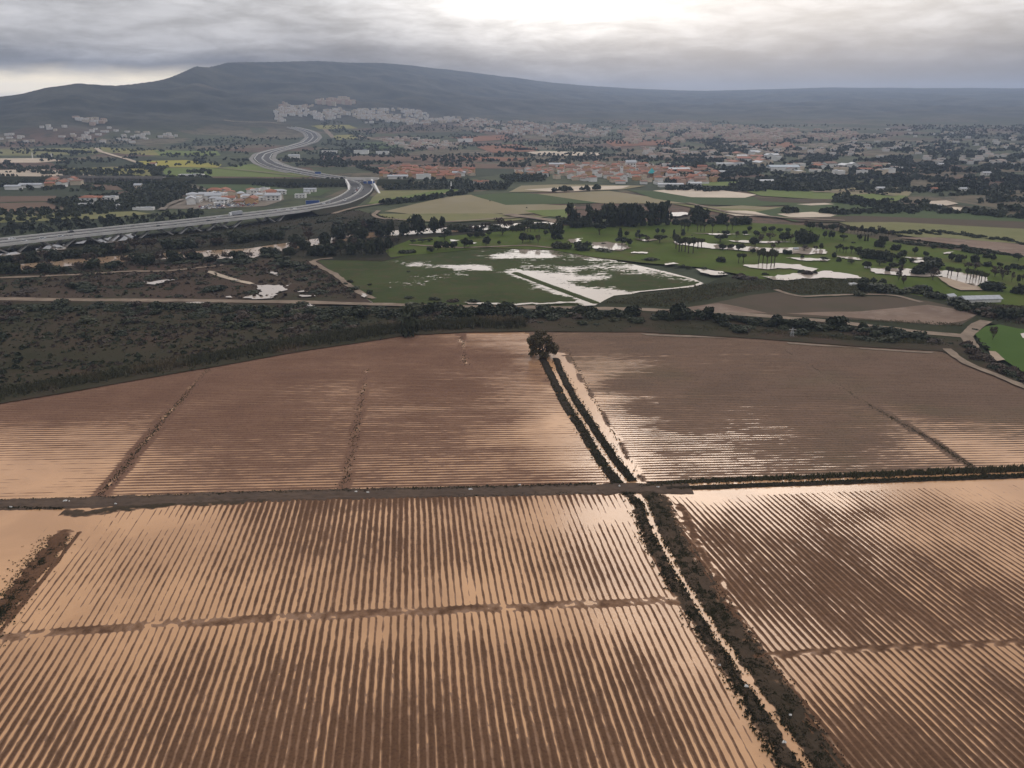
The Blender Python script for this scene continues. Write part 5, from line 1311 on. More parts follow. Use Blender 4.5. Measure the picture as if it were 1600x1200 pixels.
for ln_, sd, nn in (([(98, 836), (64, 872), (25, 922), (-20, 978), (-60, 1040)], 38, 1600), ([(886, 545), (925, 620), (946, 655), (972, 700), (1004, 752)], 39, 260), ([(328, 577), (262, 648), (215, 705), (155, 778)], 33, 800), ([(573, 577), (551, 705), (536, 765)], 34, 350), ([(1225, 545), (1330, 617), (1450, 685), (1540, 744)], 35, 2600), ([(98, 838), (30, 922), (-15, 978)], 36, 900), ([(720, 522), (728, 572)], 37, 150)):
    p = band_px(ln_, nn, {38: 4.2, 39: .9, 35: 1.0}.get(sd, 1.5), sd, 0.0); tufts('divider_weeds', p, (.05, .26), .2, 'weed', 4, z=zbank(p, .15), seed=sd, label='weeds on the low bank dividing the fields')

# --- far trees: orchards in rows and the countless dots of the plain
def far_trees(name, pts, r, mat, label, seed, n=5, tall=1.0):
    rr = np.random.default_rng(seed)
    pts = np.asarray(pts)
    zz = terrain(pts[:, 0], pts[:, 1])
    P = np.repeat(np.column_stack([pts, zz]), n, axis=0); m = len(P)
    R = np.repeat(rr.uniform(r[0], r[1], len(pts)), n)
    d = rr.normal(size=(m, 3)); d /= np.linalg.norm(d, axis=1)[:, None]
    d[:, 2] = np.abs(d[:, 2])
    C = P + d * R[:, None] * np.array([.55, .55, .8 * tall]) + np.array([0, 0, 1]) * R[:, None] * .35
    N = d + rr.normal(size=d.shape) * .5; N /= np.linalg.norm(N, axis=1)[:, None]
    A = np.cross(N, rr.normal(size=N.shape)); A /= np.linalg.norm(A, axis=1)[:, None]
    B = np.cross(N, A)
    a, b = A * R[:, None] * .6, B * R[:, None] * .45
    V = np.stack([C - a - b, C + a - b * .6, C + a * .8 + b, C - a * .7 + b], 1).reshape(-1, 3)
    o = link(name, mesh_np(name, V, np.arange(m * 4).reshape(-1, 4), mat=M[mat]))
    tag(o, label, None, None, 'stuff')

def rows_px(poly, dx, dy, az, seed):
    P = UP(poly, G); r = np.random.default_rng(seed)
    u = np.array([sin(az), cos(az)]); v = np.array([-u[1], u[0]])
    pu, pv = P @ u, P @ v
    uu, vv = np.meshgrid(np.arange(pu.min(), pu.max(), dx), np.arange(pv.min(), pv.max(), dy))
    q = np.column_stack([uu.ravel(), vv.ravel()]); q = q + r.normal(size=q.shape) * .5
    q = q[:, :1] * u + q[:, 1:] * v
    return q[inside(q[:, 0], q[:, 1], P)]
for i, (poly, az, lab) in enumerate([
    ([(390, 283), (538, 281), (545, 292), (452, 294), (395, 290)], 80, 'dark orchard below the railway beside the motorway'),
    ([(595, 289), (720, 284), (800, 287), (790, 297), (690, 296), (600, 297)], 85, 'dark orchard right of the railway bridge'),
    ([(180, 289), (300, 291), (335, 303), (270, 306), (205, 303)], 70, 'orchard below the railway viaduct'),
    ([(70, 315), (180, 304), (290, 307), (255, 326), (190, 330), (110, 327)], 75, 'dark citrus orchard left of the hamlet'),
    ([(780, 275), (860, 272), (850, 284), (790, 286)], 80, 'dark grove in front of the village'),
    ([(1190, 288), (1330, 286), (1360, 292), (1260, 300), (1200, 298)], 80, 'olive grove in rows on the far plain'),
    ([(-100, 356), (60, 348), (220, 338), (330, 330), (300, 345), (100, 362), (-100, 376)], 75, 'rough line of bushes above the motorway'),
    ([(-100, 335), (100, 327), (200, 331), (60, 345), (-100, 350)], 75, 'loose bushes in the olive field')]):
    sp_ = 6.5 if i < 6 else 13
    far_trees('orchard', rows_px(poly, sp_, sp_, radians(az), i) if i < 6 else scatter_px(poly, 260, i, G), (2.0, 3.2) if i < 6 else (1.2, 3.4), 'leaf_dark' if i != 5 else 'leaf_olive', lab, 50 + i, 9)
rr_ = np.random.default_rng(91)
def far_scatter(n, x0, x1, y0, y1, seed, clump=0.5):
    r = np.random.default_rng(seed)
    px = r.uniform(x0, x1, n * 3); py = y0 + (y1 - y0) * r.uniform(0, 1, n * 3)
    k = fbm(px / 40, py / 4, seed, 3)
    m = k > (clump - .5)
    hx, hy, hz = UT(px[m][:n], py[m][:n])
    ok = ~np.isnan(hx)
    hx, hy, qx, qy = hx[ok], hy[ok], px[m][:n][ok], py[m][:n][ok]
    clear = [(440, 263), (410, 252), (408, 244), (440, 235), (490, 222), (492, 206), (460, 198)]
    dd = dist_line(qx / 3.0, qy, np.array([(c[0] / 3.0, c[1]) for c in clear]))[0]
    return np.column_stack([hx, hy])[dd > 7]
far_trees('far_trees', far_scatter(1500, -150, 560, 215, 262, 1, .6), (2.0, 4.0), 'leaf_dark', 'scattered trees and hedges of the far left plain', 60, 6)
far_trees('far_trees', far_scatter(1500, -150, 330, 262, 300, 2, .6), (2.0, 4.0), 'leaf_dark', 'scattered trees round the railway viaduct', 61, 7)
far_trees('far_trees', far_scatter(4200, 500, 1150, 190, 262, 3, .5), (2.0, 4.2), 'leaf_dark', 'scattered trees of the plain round the villages', 62, 6)
far_trees('far_trees', far_scatter(9000, 1040, 1750, 196, 300, 4, .47), (2.2, 4.6), 'leaf_dark', 'dense trees and gardens of the far right plain', 63, 6)
far_trees('far_trees', far_scatter(900, 1300, 1750, 292, 336, 5, .6), (2.0, 4.0), 'leaf_dark', 'hedges and tree lines between the fields on the right', 64, 7)
for i, (ln, n_, lab) in enumerate([([(600, 320), (660, 313), (720, 304), (735, 298)], 70, 'dark hedge beside the pale path'), ([(1310, 318), (1365, 319)], 40, 'dark tree row on the far green field'), ([(1225, 333), (1245, 333)], 14, 'short dark hedge by the silted field'),
    ([(1285, 333), (1318, 337)], 22, 'short tree row by the farm track'), ([(865, 300), (890, 298)], 18, 'dark clump at the silted field'), ([(912, 298), (935, 296)], 14, 'tree clump by the flooded strip'), ([(60, 236), (150, 240)], 60, 'dark trees below the white houses'), ([(1120, 284), (1170, 284)], 30, 'hedge below the village'),
    ([(180, 264), (245, 262)], 40, 'dark trees in the yellow fields'), ([(450, 252), (520, 256)], 40, 'dark trees beside the motorway bend'), ([(1400, 326), (1480, 330)], 40, 'dark orchard edge on the right'), ([(1520, 336), (1620, 344)], 50, 'dark hedge of the ploughed field on the right'),
    ([(0, 292), (80, 290)], 40, 'dark trees at the left edge of the plain'), ([(560, 262), (600, 272), (640, 284), (740, 282)], 90, 'trees in front of the orange housing estate')]):
    p = band_px(ln, n_, 7, 70 + i)
    far_trees('tree_row', p, (2.5, 4.5), 'leaf_dark', lab, 80 + i, 9)

SLOPE = [(-200, 486), (300, 488), (640, 494), (760, 506), (700, 514), (560, 528), (333, 564), (0, 618), (-200, 650)]
for mat_, n_, r_, sd_, lab_ in (('leaf_olive', 1900, (.5, 1.4), 1, 'olive scrub covering the slope above the reeds'), ('leaf_brown', 1900, (.5, 1.5), 2, 'reddish brown scrub covering the slope above the reeds'), ('leaf_dark', 260, (.6, 1.9), 3, 'dark scrub covering the slope above the reeds')):
    p = scatter_px(SLOPE, n_, 200 + sd_, G, lambda x, y: np.clip(.5 + 1.3 * fbm(x / 22, y / 14, 300 + sd_, 3), .03, 1))
    far_trees('slope_scrub', p, r_, mat_, lab_, 210 + sd_, 14)
SCR = [(-200, 442), (0, 424), (260, 414), (488, 410), (560, 470), (0, 467), (-200, 470)]
for mat_, n_, r_, sd_, lab_ in (('leaf_brown', 1300, (.5, 1.8), 4, 'brown brush of the scrub land by the river'), ('leaf_olive', 700, (.5, 1.6), 5, 'olive brush of the scrub land by the river')):
    p = scatter_px(SCR, n_, 200 + sd_, G, lambda x, y: np.clip(.5 + 1.3 * fbm(x / 26, y / 20, 300 + sd_, 3), .03, 1))
    far_trees('scrub_brush', p, r_, mat_, lab_, 210 + sd_, 12)
# ------------------------------------------------------------------ motorway and viaduct
M['asphalt'] = noisy('asphalt', (0.075, 0.072, 0.072), (0.055, 0.054, 0.055), 0.03, 0.85, (0.095, 0.09, 0.088), 0.12, spec=0.15)
M['far_road'] = noisy('worn_concrete_road', (0.24, 0.225, 0.205), (0.19, 0.18, 0.165), 0.03, 0.9, spec=0.1)
M['concrete'] = noisy('concrete', (0.55, 0.53, 0.50), (0.46, 0.44, 0.41), 0.1, 0.8, spec=0.2)
M['concrete_dark'] = noisy('weathered_concrete', (0.23, 0.21, 0.19), (0.16, 0.15, 0.135), 0.15, 0.85, spec=0.15)
M['road_paint'] = plain('road_paint', (0.70, 0.70, 0.68), 0.6)
M['steel'] = plain('galvanised_steel', (0.45, 0.46, 0.47), 0.45, 0.6)
M['sign_blue'] = plain('blue_sign_face', (0.022, 0.070, 0.24), 0.5)
M['white_paint'] = plain('white_wash', (0.74, 0.72, 0.68), 0.8)
M['cream_paint'] = plain('cream_render', (0.60, 0.50, 0.37), 0.85)
M['ochre_paint'] = plain('ochre_render', (0.52, 0.33, 0.17), 0.85)
M['pink_paint'] = plain('pink_render', (0.55, 0.36, 0.27), 0.85)
M['terracotta'] = plain('terracotta_tiles', (0.36, 0.145, 0.085), 0.85, var=.2)
M['brown_tile'] = plain('brown_tiles', (0.26, 0.15, 0.105), 0.85, var=.2)
M['grey_roof'] = plain('grey_sheet_roof', (0.42, 0.43, 0.45), 0.6)
M['blue_roof'] = plain('blue_grey_roof', (0.22, 0.28, 0.34), 0.6)
M['turquoise'] = plain('turquoise_canvas', (0.03, 0.36, 0.38), 0.6)
M['glass'] = plain('dark_glass', (0.02, 0.025, 0.03), 0.12, spec=0.6)
M['rubber'] = plain('tyre_rubber', (0.02, 0.02, 0.02), 0.8)
M['rock'] = noisy('pale_rock', (0.30, 0.25, 0.18), (0.20, 0.165, 0.12), 0.1, 0.9)
M['far_roof'] = plain('faded_tiles', (0.30, 0.215, 0.17), 0.9, var=.2)
for k_, c_ in dict(white=(.56, .54, .51), cream=(.46, .40, .32), pink=(.42, .31, .25)).items():
    M['far_' + k_] = plain('weathered_' + k_ + '_walls', c_, 0.9)  # wall tones dulled, part of the distance haze put into the colour
CARPAINT = {k: plain(k + '_paint', v, 0.3, var=.05, spec=.6) for k, v in dict(white=(.75, .75, .74), silver=(.42, .43, .45), grey=(.12, .125, .13), black=(.02, .02, .022), red=(.30, .03, .025), blue=(.04, .08, .22)).items()}

road_px = [(-330, 413), (-150, 395), (0, 378.5), (100, 367.5), (200, 357), (300, 347), (400, 335.5), (470, 327), (522, 318.5), (548, 308.5), (561, 300), (566, 292), (562, 286), (545, 280.5), (510, 276), (470, 269), (436, 262), (417, 255), (409, 248), (414, 242), (432, 236.5), (460, 230), (482, 223), (490, 216), (486, 209), (474, 204), (455, 200)]
def deck_z(px):
    return 8.0 + G if px <= 400 else G + np.interp(px, [400, 470, 522, 548, 561], [8.0, 6.0, 3.2, 1.5, 0.9])
pts = []
for k, (a, b) in enumerate(road_px):
    if k < 11:
        z = deck_z(a); x, y = U(a, b, z); pts.append((x, y, z))
    elif b > 246:
        z = G + 0.6; x, y = U(a, b, z); pts.append((x, y, z))
    else:
        hx, hy, hz = UT([a], [b]); pts.append((float(hx[0]), float(hy[0]), float(hz[0]) + 1.5))
RD_ = np.array(pts)
seg = np.linalg.norm(np.diff(RD_, axis=0), axis=1); RS = np.concatenate([[0], np.cumsum(seg)])
rt = np.arange(0, RS[-1], 8.0)
RC = np.stack([np.interp(rt, RS, RD_[:, i]) for i in range(3)], -1)
for _ in range(10):
    RC[1:-1] = (RC[:-2] + 2 * RC[1:-1] + RC[2:]) / 4
far_m = np.hypot(RC[:, 0], RC[:, 1]) > 1500
RC[far_m, 2] = np.maximum(RC[far_m, 2], terrain(RC[far_m, 0], RC[far_m, 1]) + 1.0)
RT = np.gradient(RC[:, :2], axis=0); RT /= np.linalg.norm(RT, axis=1)[:, None]
RN = np.stack([RT[:, 1], -RT[:, 0]], -1)          # to the right when driving away from the viaduct = towards the camera

def sweep(name, prof, i0, i1, mat, parent=None, closed=False):
    """run a cross profile [(lateral, up)] along the motorway"""
    C, N = RC[i0:i1], RN[i0:i1]
    prof = np.array(prof, float)
    n, m = len(C), len(prof)
    V = np.zeros((n, m, 3))
    V[:, :, :2] = C[:, None, :2] + N[:, None, :] * prof[None, :, 0, None]
    V[:, :, 2] = C[:, None, 2] + prof[None, :, 1]
    a = np.arange(n - 1)[:, None] * m; j = np.arange(m if closed else m - 1)[None]
    q = np.stack([a + j, a + (j + 1) % m, a + m + (j + 1) % m, a + m + j], -1).reshape(-1, 4)
    return link(name, mesh_np(name, V.reshape(-1, 3), q[:, ::-1], mat=mat), parent)

def run_of(px, py, z):
    x, y = U(px, py, z)
    return int(np.argmin(np.hypot(RC[:, 0] - x, RC[:, 1] - y)))
iv = run_of(478, 326, deck_z(478))                  # end of the viaduct
slip = [n for n in range(iv, len(RC)) if far_m[n]]
for nm_, a_, b_ in (('slip_road', 16.5, 25.0), ('slip_road', -24.0, -16.5)):
    tag(sweep(nm_, [(a_, .05), (b_, .05)], slip[0] - 20, slip[-1], M['far_road']), 'pale slip road beside the far motorway', kind='structure')
rd = sweep('motorway', [(-15, -1.2), (-14.6, 0), (14.6, 0), (15, -1.2)], iv, len(RC), M['asphalt'])
tag(rd, 'grey motorway curving away to the hills beyond the viaduct', kind='structure')
for lat in (-13.2, -1.6, 1.6, 13.2):
    m_ = sweep('edge_line', [(lat - .14, .006), (lat + .14, .006)], iv, len(RC), M['road_paint'], rd)
for lat, nm in ((0, 'median_barrier'), (-14.3, 'guard_rail'), (14.3, 'guard_rail')):
    sweep(nm, [(lat - .35, 0.01), (lat - .3, .95), (lat + .3, .95), (lat + .35, 0.01)], iv, len(RC), M['concrete'], rd)
# grassy embankment of the motorway between viaduct and railway bridge
em = sweep('embankment', [(-22, -4.0), (-15, -.25), (15, -.25), (24, -4.0)], iv - 2, iv + 46, M['bank_ground'])
tag(em, 'grassy embankment carrying the motorway off the viaduct', kind='structure')

vd = bpy.data.objects.new('motorway_viaduct', None); COL.objects.link(vd)
vd.location = (*RC[iv // 2, :2], G)
tag(vd, 'long motorway viaduct on V shaped piers crossing the river plain', 'viaduct')
bpy.context.view_layer.update()
def vpart(o):
    o.parent = vd
    o.matrix_parent_inverse = vd.matrix_world.inverted()
    return o
vd_inv = None
i1 = iv + 1
vpart(sweep('deck', [(-14.6, 0), (-14.6, -.5), (-9, -1.8), (9, -1.8), (14.6, -.5), (14.6, 0)], 0, i1, M['concrete_dark'], closed=True))
vpart(sweep('roadway', [(-14.2, .012), (14.2, .012)], 0, i1, M['asphalt']))
for lat in (-14.35, 14.35):
    vpart(sweep('parapet', [(lat - .4, -.9), (lat - .4, 1.0), (lat + .4, 1.0), (lat + .4, -.9)], 0, i1, M['concrete'], closed=True))
vpart(sweep('median_barrier', [(-.45, .02), (-.4, 1.0), (.4, 1.0), (.45, .02)], 0, i1, M['concrete']))
for lat in (-12.6, -1.7, 1.7, 12.6):
    vpart(sweep('edge_line', [(lat - .12, .02), (lat + .12, .02)], 0, i1, M['road_paint']))
for px_, py_ in ((-190, 421), (-110, 412), (-40, 405), (37, 398), (102, 390), (175, 382), (228, 375.5), (278, 369), (322, 363.5), (363, 358.5), (431, 347)):
    i = run_of(px_, py_, G)
    x, y = U(px_, py_, G)
    i = int(np.argmin(np.hypot(RC[:, 0] - x, RC[:, 1] - y)))
    for lat in (-8.0, 8.0):
        c = RC[i, :2] + RN[i] * lat
        for sg in (-1, 1):
            m = MB()
            top = c + RT[i] * sg * 11.5
            h = RC[i, 2] - 1.8
            d = RT[i] * sg; w = RN[i] * 1.5
            b0, b1 = c + d * .0, c + d * 2.0
            t0, t1 = top - d * 1.0, top + d * 0.6
            v = []
            for (p, z) in ((b0, G - .3), (b1, G - .3), (t1, h), (t0, h)):
                for s in (-1, 1):
                    v.append((*(p + w * s), z))
            m.add(v, [(0, 2, 4, 6), (7, 5, 3, 1), (0, 1, 3, 2), (2, 3, 5, 4), (4, 5, 7, 6), (6, 7, 1, 0)])
            vpart(m.obj('pier_leg', M['concrete']))

# --- cars
def car_proto(colour):
    body = MB()
    L, W = 4.3, 1.8
    body.box(0, 0, .55, L, W, .55, taper=.97)
    body.box(-.1, 0, .86, L * .93, W * .95, .10, taper=.93)
    cab = MB()
    v = [(-1.7, -.80, .9), (1.0, -.80, .9), (1.0, .80, .9), (-1.7, .80, .9), (-1.3, -.66, 1.42), (.25, -.66, 1.42), (.25, .66, 1.42), (-1.3, .66, 1.42)]
    cab.add(v, [(0, 1, 5, 4), (1, 2, 6, 5), (2, 3, 7, 6), (3, 0, 4, 7)])
    roof = MB(); roof.box(-.52, 0, 1.44, 1.55, 1.34, .05, taper=.95)
    wh = MB(); wh.tube((0, -.1, 0), (0, .1, 0), .32, .32, 10)
    return dict(body=body.mesh('body', CARPAINT[colour]), window=cab.mesh('window', M['glass']), roof=roof.mesh('roof', CARPAINT[colour]), wheel=wh.mesh('wheel', M['rubber']))
CARS = {k: car_proto(k) for k in CARPAINT}
def put_car(x, y, z, rz, colour, label, group, van=False):
    o = bpy.data.objects.new('van' if van else 'car', None); COL.objects.link(o)
    o.location = (x, y, z); o.rotation_euler = (0, 0, rz)
    if van: o.scale = (1.25, 1.08, 1.45)
    p = CARS[colour]
    for k in ('body', 'window', 'roof'):
        link(k, p[k], o)
    for sx in (-1.3, 1.35):
        for sy in (-.82, .82):
            link('wheel', p['wheel'], o, (sx, sy, .32))
    tag(o, label, 'van' if van else 'car', group)
    return o
def drive(px, py, colour, label, van=False):
    z = deck_z(px) if py > 300 else G + .7
    x, y = U(px, py, z + .6)
    i = int(np.argmin(np.hypot(RC[:, 0] - x, RC[:, 1] - y)))
    d = (np.array([x, y]) - RC[i, :2])
    lat = float(d @ RN[i]); along_ = float(d @ RT[i])
    lanes = np.array([-11, -7.4, -3.8, 3.8, 7.4, 11])
    lat = float(lanes[np.argmin(np.abs(lanes - lat))])
    p = RC[i, :2] + RT[i] * along_ + RN[i] * lat
    rz = atan2(RT[i, 1], RT[i, 0]) + (0 if lat > 0 else pi)
    put_car(p[0], p[1], RC[i, 2] + .03, rz, colour, label, 'cars driving on the motorway', van)
for px, py, c, t, v in [(19, 373, 'white', 'on the viaduct, leftmost in view', 0), (66, 372, 'silver', 'beside the median of the viaduct', 0), (40, 377, 'silver', 'on the near lanes of the viaduct at left', 0), (94, 369, 'silver', 'on the viaduct just behind a dark car', 0), (111, 362, 'black', 'on the far lanes of the viaduct', 0), (115, 369, 'grey', 'just ahead of a pale car on the viaduct', 0), (205, 354, 'black', 'small on the far lanes mid viaduct', 0), (248, 353, 'black', 'on the near lanes mid viaduct', 0),
    (273, 351, 'grey', 'on the viaduct above the river', 0), (328, 345, 'black', 'on the viaduct left of the lorry', 0), (343, 340, 'silver', 'behind the lorry on the far lanes', 0), (412, 336, 'black', 'on the near lanes right of the lorry', 0), (437, 329, 'silver', 'leading a line near the blue sign', 0), (449, 327, 'white', 'in the line near the blue sign', 0), (460, 325.5, 'white', 'nearest the blue sign on the far lanes', 0), (508, 317, 'white', 'just past the blue sign', 0), (517, 315, 'silver', 'on the far lanes at the start of the bend', 0),
    (541, 314, 'white', 'on the near lanes in the bend', 1), (551, 301.5, 'black', 'on the far lanes in the bend', 0), (554, 299, 'white', 'in the bend below the railway bridge', 0), (558, 297, 'red', 'in the bend below the railway bridge', 0), (556, 295, 'silver', 'close below the railway bridge', 0), (561, 293.5, 'white', 'close below the railway bridge by the median', 0), (570, 296, 'grey', 'on the near lanes close to the railway bridge', 0)]:
    drive(px, py, c, ('white van ' if v else c + ' car ') + t, bool(v))

# --- the lorry
def lorry(px, py):
    z = deck_z(px); x, y = U(px, py, z)
    i = int(np.argmin(np.hypot(RC[:, 0] - x, RC[:, 1] - y)))
    p = RC[i, :2] - RN[i] * 7.4
    o = bpy.data.objects.new('lorry', None); COL.objects.link(o)
    o.location = (*p, RC[i, 2] + .03); o.rotation_euler = (0, 0, atan2(RT[i, 1], RT[i, 0]) + pi)
    tag(o, 'articulated lorry with white cab and grey trailer on the viaduct', 'lorry')
    m = MB(); m.box(-2.2, 0, 2.5, 10.0, 2.5, 2.7); m.obj('trailer', M['grey_roof'], o)
    m = MB(); m.box(4.5, 0, 1.75, 2.2, 2.4, 2.2, taper=.94); m.box(4.2, 0, 3.05, 1.5, 2.2, .5, taper=.8); m.obj('cab', CARPAINT['white'], o)
    m = MB(); m.box(5.56, 0, 2.2, .12, 2.1, .8); m.obj('windscreen', M['glass'], o)
    m = MB(); m.box(-.5, 0, .95, 12.0, 1.0, .35); m.obj('chassis', M['rubber'], o)
    for sx in (-6.2, -5.0, -3.8, 2.6, 4.6):
        for sy in (-1.05, 1.05):
            w = MB(); w.tube((sx, sy - .15, .5), (sx, sy + .15, .5), .5, .5, 10); w.obj('wheel', M['rubber'], o)
lorry(368, 336.5)

# --- blue direction signs
def sign(px, py, z0, w, h, up, rz, label, gantry=None):
    x, y = U(px, py, z0)
    o = bpy.data.objects.new('direction_sign', None); COL.objects.link(o)
    o.location = (x, y, z0); o.rotation_euler = (0, 0, rz)
    tag(o, label, 'road sign')
    for sx in (-.32, .32):
        m = MB(); m.tube((sx * w, 0.25, -.5), (sx * w, 0.25, up + h * .9), .16, .16, 6); m.obj('post', M['steel'], o)
    m = MB(); m.box(0, 0, up + h / 2, w, .14, h); m.obj('panel', M['sign_blue'], o)
    m = MB()
    for sx, sz, sw, sh in ((0, .5, 1.0, .03), (0, -.5, 1.0, .03), (-.5, 0, .016, 1.0), (.5, 0, .016, 1.0)):
        m.box(sx * (w - .3), -.09, up + h / 2 + sz * (h - .3), w * sw if sw == 1.0 else .18, .05, .18 if sh == .03 else h)
    m.obj('border', M['road_paint'], o)
sign(489, 323, G, 14.0, 4.6, 2.0, radians(12), 'wide blue direction sign beside the end of the viaduct')
sign(497, 274.5, G, 9, 3.2, 2.5, radians(10), 'small far blue sign beside the motorway above the railway bridge')
o_ = MB()
def overhead(px, py):
    z = G; x, y = U(px, py, z)
    o = bpy.data.objects.new('sign_gantry', None); COL.objects.link(o)
    o.location = (x, y, z); o.rotation_euler = (0, 0, radians(6))
    tag(o, 'gantry with large blue panels in front of the railway bridge', 'sign gantry')
    for sx in (-9, 10):
        m = MB(); m.tube((sx, 0, 0), (sx, 0, 8.5), .25, .2, 6); m.obj('post', M['steel'], o)
    m = MB(); m.box(.5, .2, 8.2, 19.4, .5, .6); m.obj('beam', M['steel'], o)
    for sx, w, h in ((-2.5, 4.0, 2.6), (3.6, 5.4, 3.6), (8.2, 2.2, 2.6)):
        m = MB(); m.box(sx, -.3, 6.6, w, .14, h); m.obj('panel', M['sign_blue'], o)
overhead(574, 293.5)

# --- railway: embankment, viaduct and the bridge over the motorway
A_ = np.array(U(-330, 281.5, G)); B_ = np.array(U(90, 284.2, G)); C_ = np.array(U(258, 285.8, G)); D_ = np.array(U(541, 288.2, G)); E_ = np.array(U(592, 288.4, G)); F_ = np.array(U(640, 289, G))
def beam(m, a, b, z0, z1, w, off=0.0):
    d = (b - a) / np.linalg.norm(b - a); n = np.array([d[1], -d[0]])
    v = []
    for p in (a, b):
        for s in (-.5, .5):
            for z in (z0, z1):
                v.append((*(p + n * (s * w + off)), z))
    m.add(v, [(0, 1, 3, 2), (4, 6, 7, 5), (0, 4, 5, 1), (2, 3, 7, 6), (1, 5, 7, 3), (0, 2, 6, 4)])
o = bpy.data.objects.new('railway_viaduct', None); COL.objects.link(o); o.location = (*B_, G)
tag(o, 'long dark railway viaduct on many short piers across the plain', 'viaduct')
loc = lambda p: p - B_
m = MB(); beam(m, loc(B_), loc(C_), 5.6, 7.2, 9); m.obj('deck', M['concrete_dark'], o)
for s in (-4.2, 4.2):
    m = MB(); beam(m, loc(B_), loc(C_), 7.2, 8.2, .3, s); m.obj('parapet', M['concrete_dark'], o)
npier = 24
for i in range(npier):
    p = loc(B_) + (loc(C_) - loc(B_)) * (i + .5) / npier
    m = MB(); d = (C_ - B_) / np.linalg.norm(C_ - B_); rz = atan2(d[1], d[0])
    m.box(p[0], p[1], 2.6, 1.3, 7.0, 5.6, rz); m.box(p[0], p[1], 5.2, 2.6, 7.6, .8, rz)
    m.obj('pier', M['concrete_dark'], o)
def bank(name, a, b, label):
    d = (b - a) / np.linalg.norm(b - a); n = np.array([d[1], -d[0]])
    V = []
    k = 24
    for i in range(k + 1):
        p = a + (b - a) * i / k
        for s, z in ((-15, 0), (-5, 6.8), (5, 6.8), (15, 0)):
            q = p + n * s
            V.append((q[0], q[1], G + z))
    Q = [(i * 4 + j, i * 4 + j + 1, i * 4 + j + 5, i * 4 + j + 4) for i in range(k) for j in range(3)]
    o = link(name, mesh_np(name, np.array(V), np.array(Q), mat=M['orchard_ground'])); tag(o, label, kind='structure')
bank('railway_embankment', C_, D_, 'dark railway embankment running to the motorway bridge')
bank('railway_embankment', A_, B_, 'railway embankment at the left edge of the plain')
bank('railway_embankment', E_, F_, 'railway embankment right of the motorway bridge')
o = bpy.data.objects.new('railway_bridge', None); COL.objects.link(o); o.location = (*((D_ + E_) / 2), G)
tag(o, 'pale railway bridge with curved wing walls over the motorway', 'bridge')
loc = lambda p: np.array(p) - (D_ + E_) / 2
m = MB(); beam(m, loc(D_), loc(E_), 6.2, 7.6, 10); m.obj('deck', M['concrete'], o)
for s in (-4.8, 4.8):
    m = MB(); beam(m, loc(D_), loc(E_), 7.6, 8.7, .35, s); m.obj('parapet', M['concrete'], o)
m = MB(); mid = (loc(D_) + loc(E_)) / 2; m.box(mid[0], mid[1], 3.1, 1.2, 8, 6.2); m.obj('pier', M['concrete_dark'], o)
def wing(p0, p1, p2, z):
    m = MB()
    P = [loc(U(*p, G)) for p in (p0, p1, p2)]
    for (a, b, za, zb) in ((P[0], P[1], z, z * .65), (P[1], P[2], z * .65, .6)):
        d = (b - a) / np.linalg.norm(b - a); n = np.array([d[1], -d[0]]) * 1.1
        v = [(*(a - n), 0), (*(a + n), 0), (*(b + n), 0), (*(b - n), 0), (*(a - n), za), (*(a + n), za), (*(b + n), zb), (*(b - n), zb)]
        m.add(v, [(3, 2, 1, 0), (4, 5, 6, 7), (0, 1, 5, 4), (1, 2, 6, 5), (2, 3, 7, 6), (3, 0, 4, 7)])
    m.obj('wing_wall', M['white_paint'], o)
wing((541, 289), (545, 293), (545, 297.5), 7.4)
wing((581, 289), (587, 296), (593, 302.5), 7.4)

# ------------------------------------------------------------------ buildings
WALLS = dict(white='white_paint', cream='cream_paint', ochre='ochre_paint', pink='pink_paint')
ROOFS = dict(red='terracotta', brown='brown_tile', grey='grey_roof')
HM = {}
def house_mesh(wall, roof, kind):
    """one metre cube house: walls, roof, windows, door"""
    k = (wall, roof, kind)
    if k in HM:
        return HM[k]
    w = MB(); r = MB(); g = MB()
    if kind == 'gable':
        w.box(0, 0, .5, 1, 1, 1)
        w.add([(-.5, -.5, 1), (-.5, .5, 1), (-.5, 0, 1.32), (.5, -.5, 1), (.5, .5, 1), (.5, 0, 1.32)], [(0, 2, 1), (3, 4, 5)])
        X, Y = .55, .57
        for s in (-1, 1):
            v = [(-X, s * Y, .97), (X, s * Y, .97), (X, 0, 1.36), (-X, 0, 1.36), (-X, s * Y, 1.03), (X, s * Y, 1.03), (X, 0, 1.42), (-X, 0, 1.42)]
            r.add(v, [(3, 2, 1, 0), (4, 5, 6, 7), (0, 1, 5, 4), (2, 3, 7, 6), (1, 2, 6, 5), (3, 0, 4, 7)])
    elif kind == 'hip':
        w.box(0, 0, .5, 1, 1, 1)
        v = [(-.56, -.56, .98), (.56, -.56, .98), (.56, .56, .98), (-.56, .56, .98), (-.22, 0, 1.36), (.22, 0, 1.36)]
        r.add(v, [(3, 2, 1, 0), (0, 1, 5, 4), (2, 3, 4, 5), (1, 2, 5), (3, 0, 4)])
    else:
        w.box(0, 0, .5, 1, 1, 1)
        for sx, sy, a, b in ((0, -.48, 1, .05), (0, .48, 1, .05), (-.48, 0, .05, .9), (.48, 0, .05, .9)):
            w.box(sx, sy, 1.05, a, b, .1)
        r.box(0, 0, 1.012, .9, .9, .02)
        r.box(.2, .2, 1.12, .3, .3, .2)
    for sx in (-.28, .05, .32):
        for sz in (.28, .72):
            g.box(sx, -.502, sz, .13, .02, .20)
    me = (w.mesh('wall', M[WALLS[wall]]), r.mesh('roof', M[ROOFS[roof]]), g.mesh('window', M['glass']))
    HM[k] = me
    return me
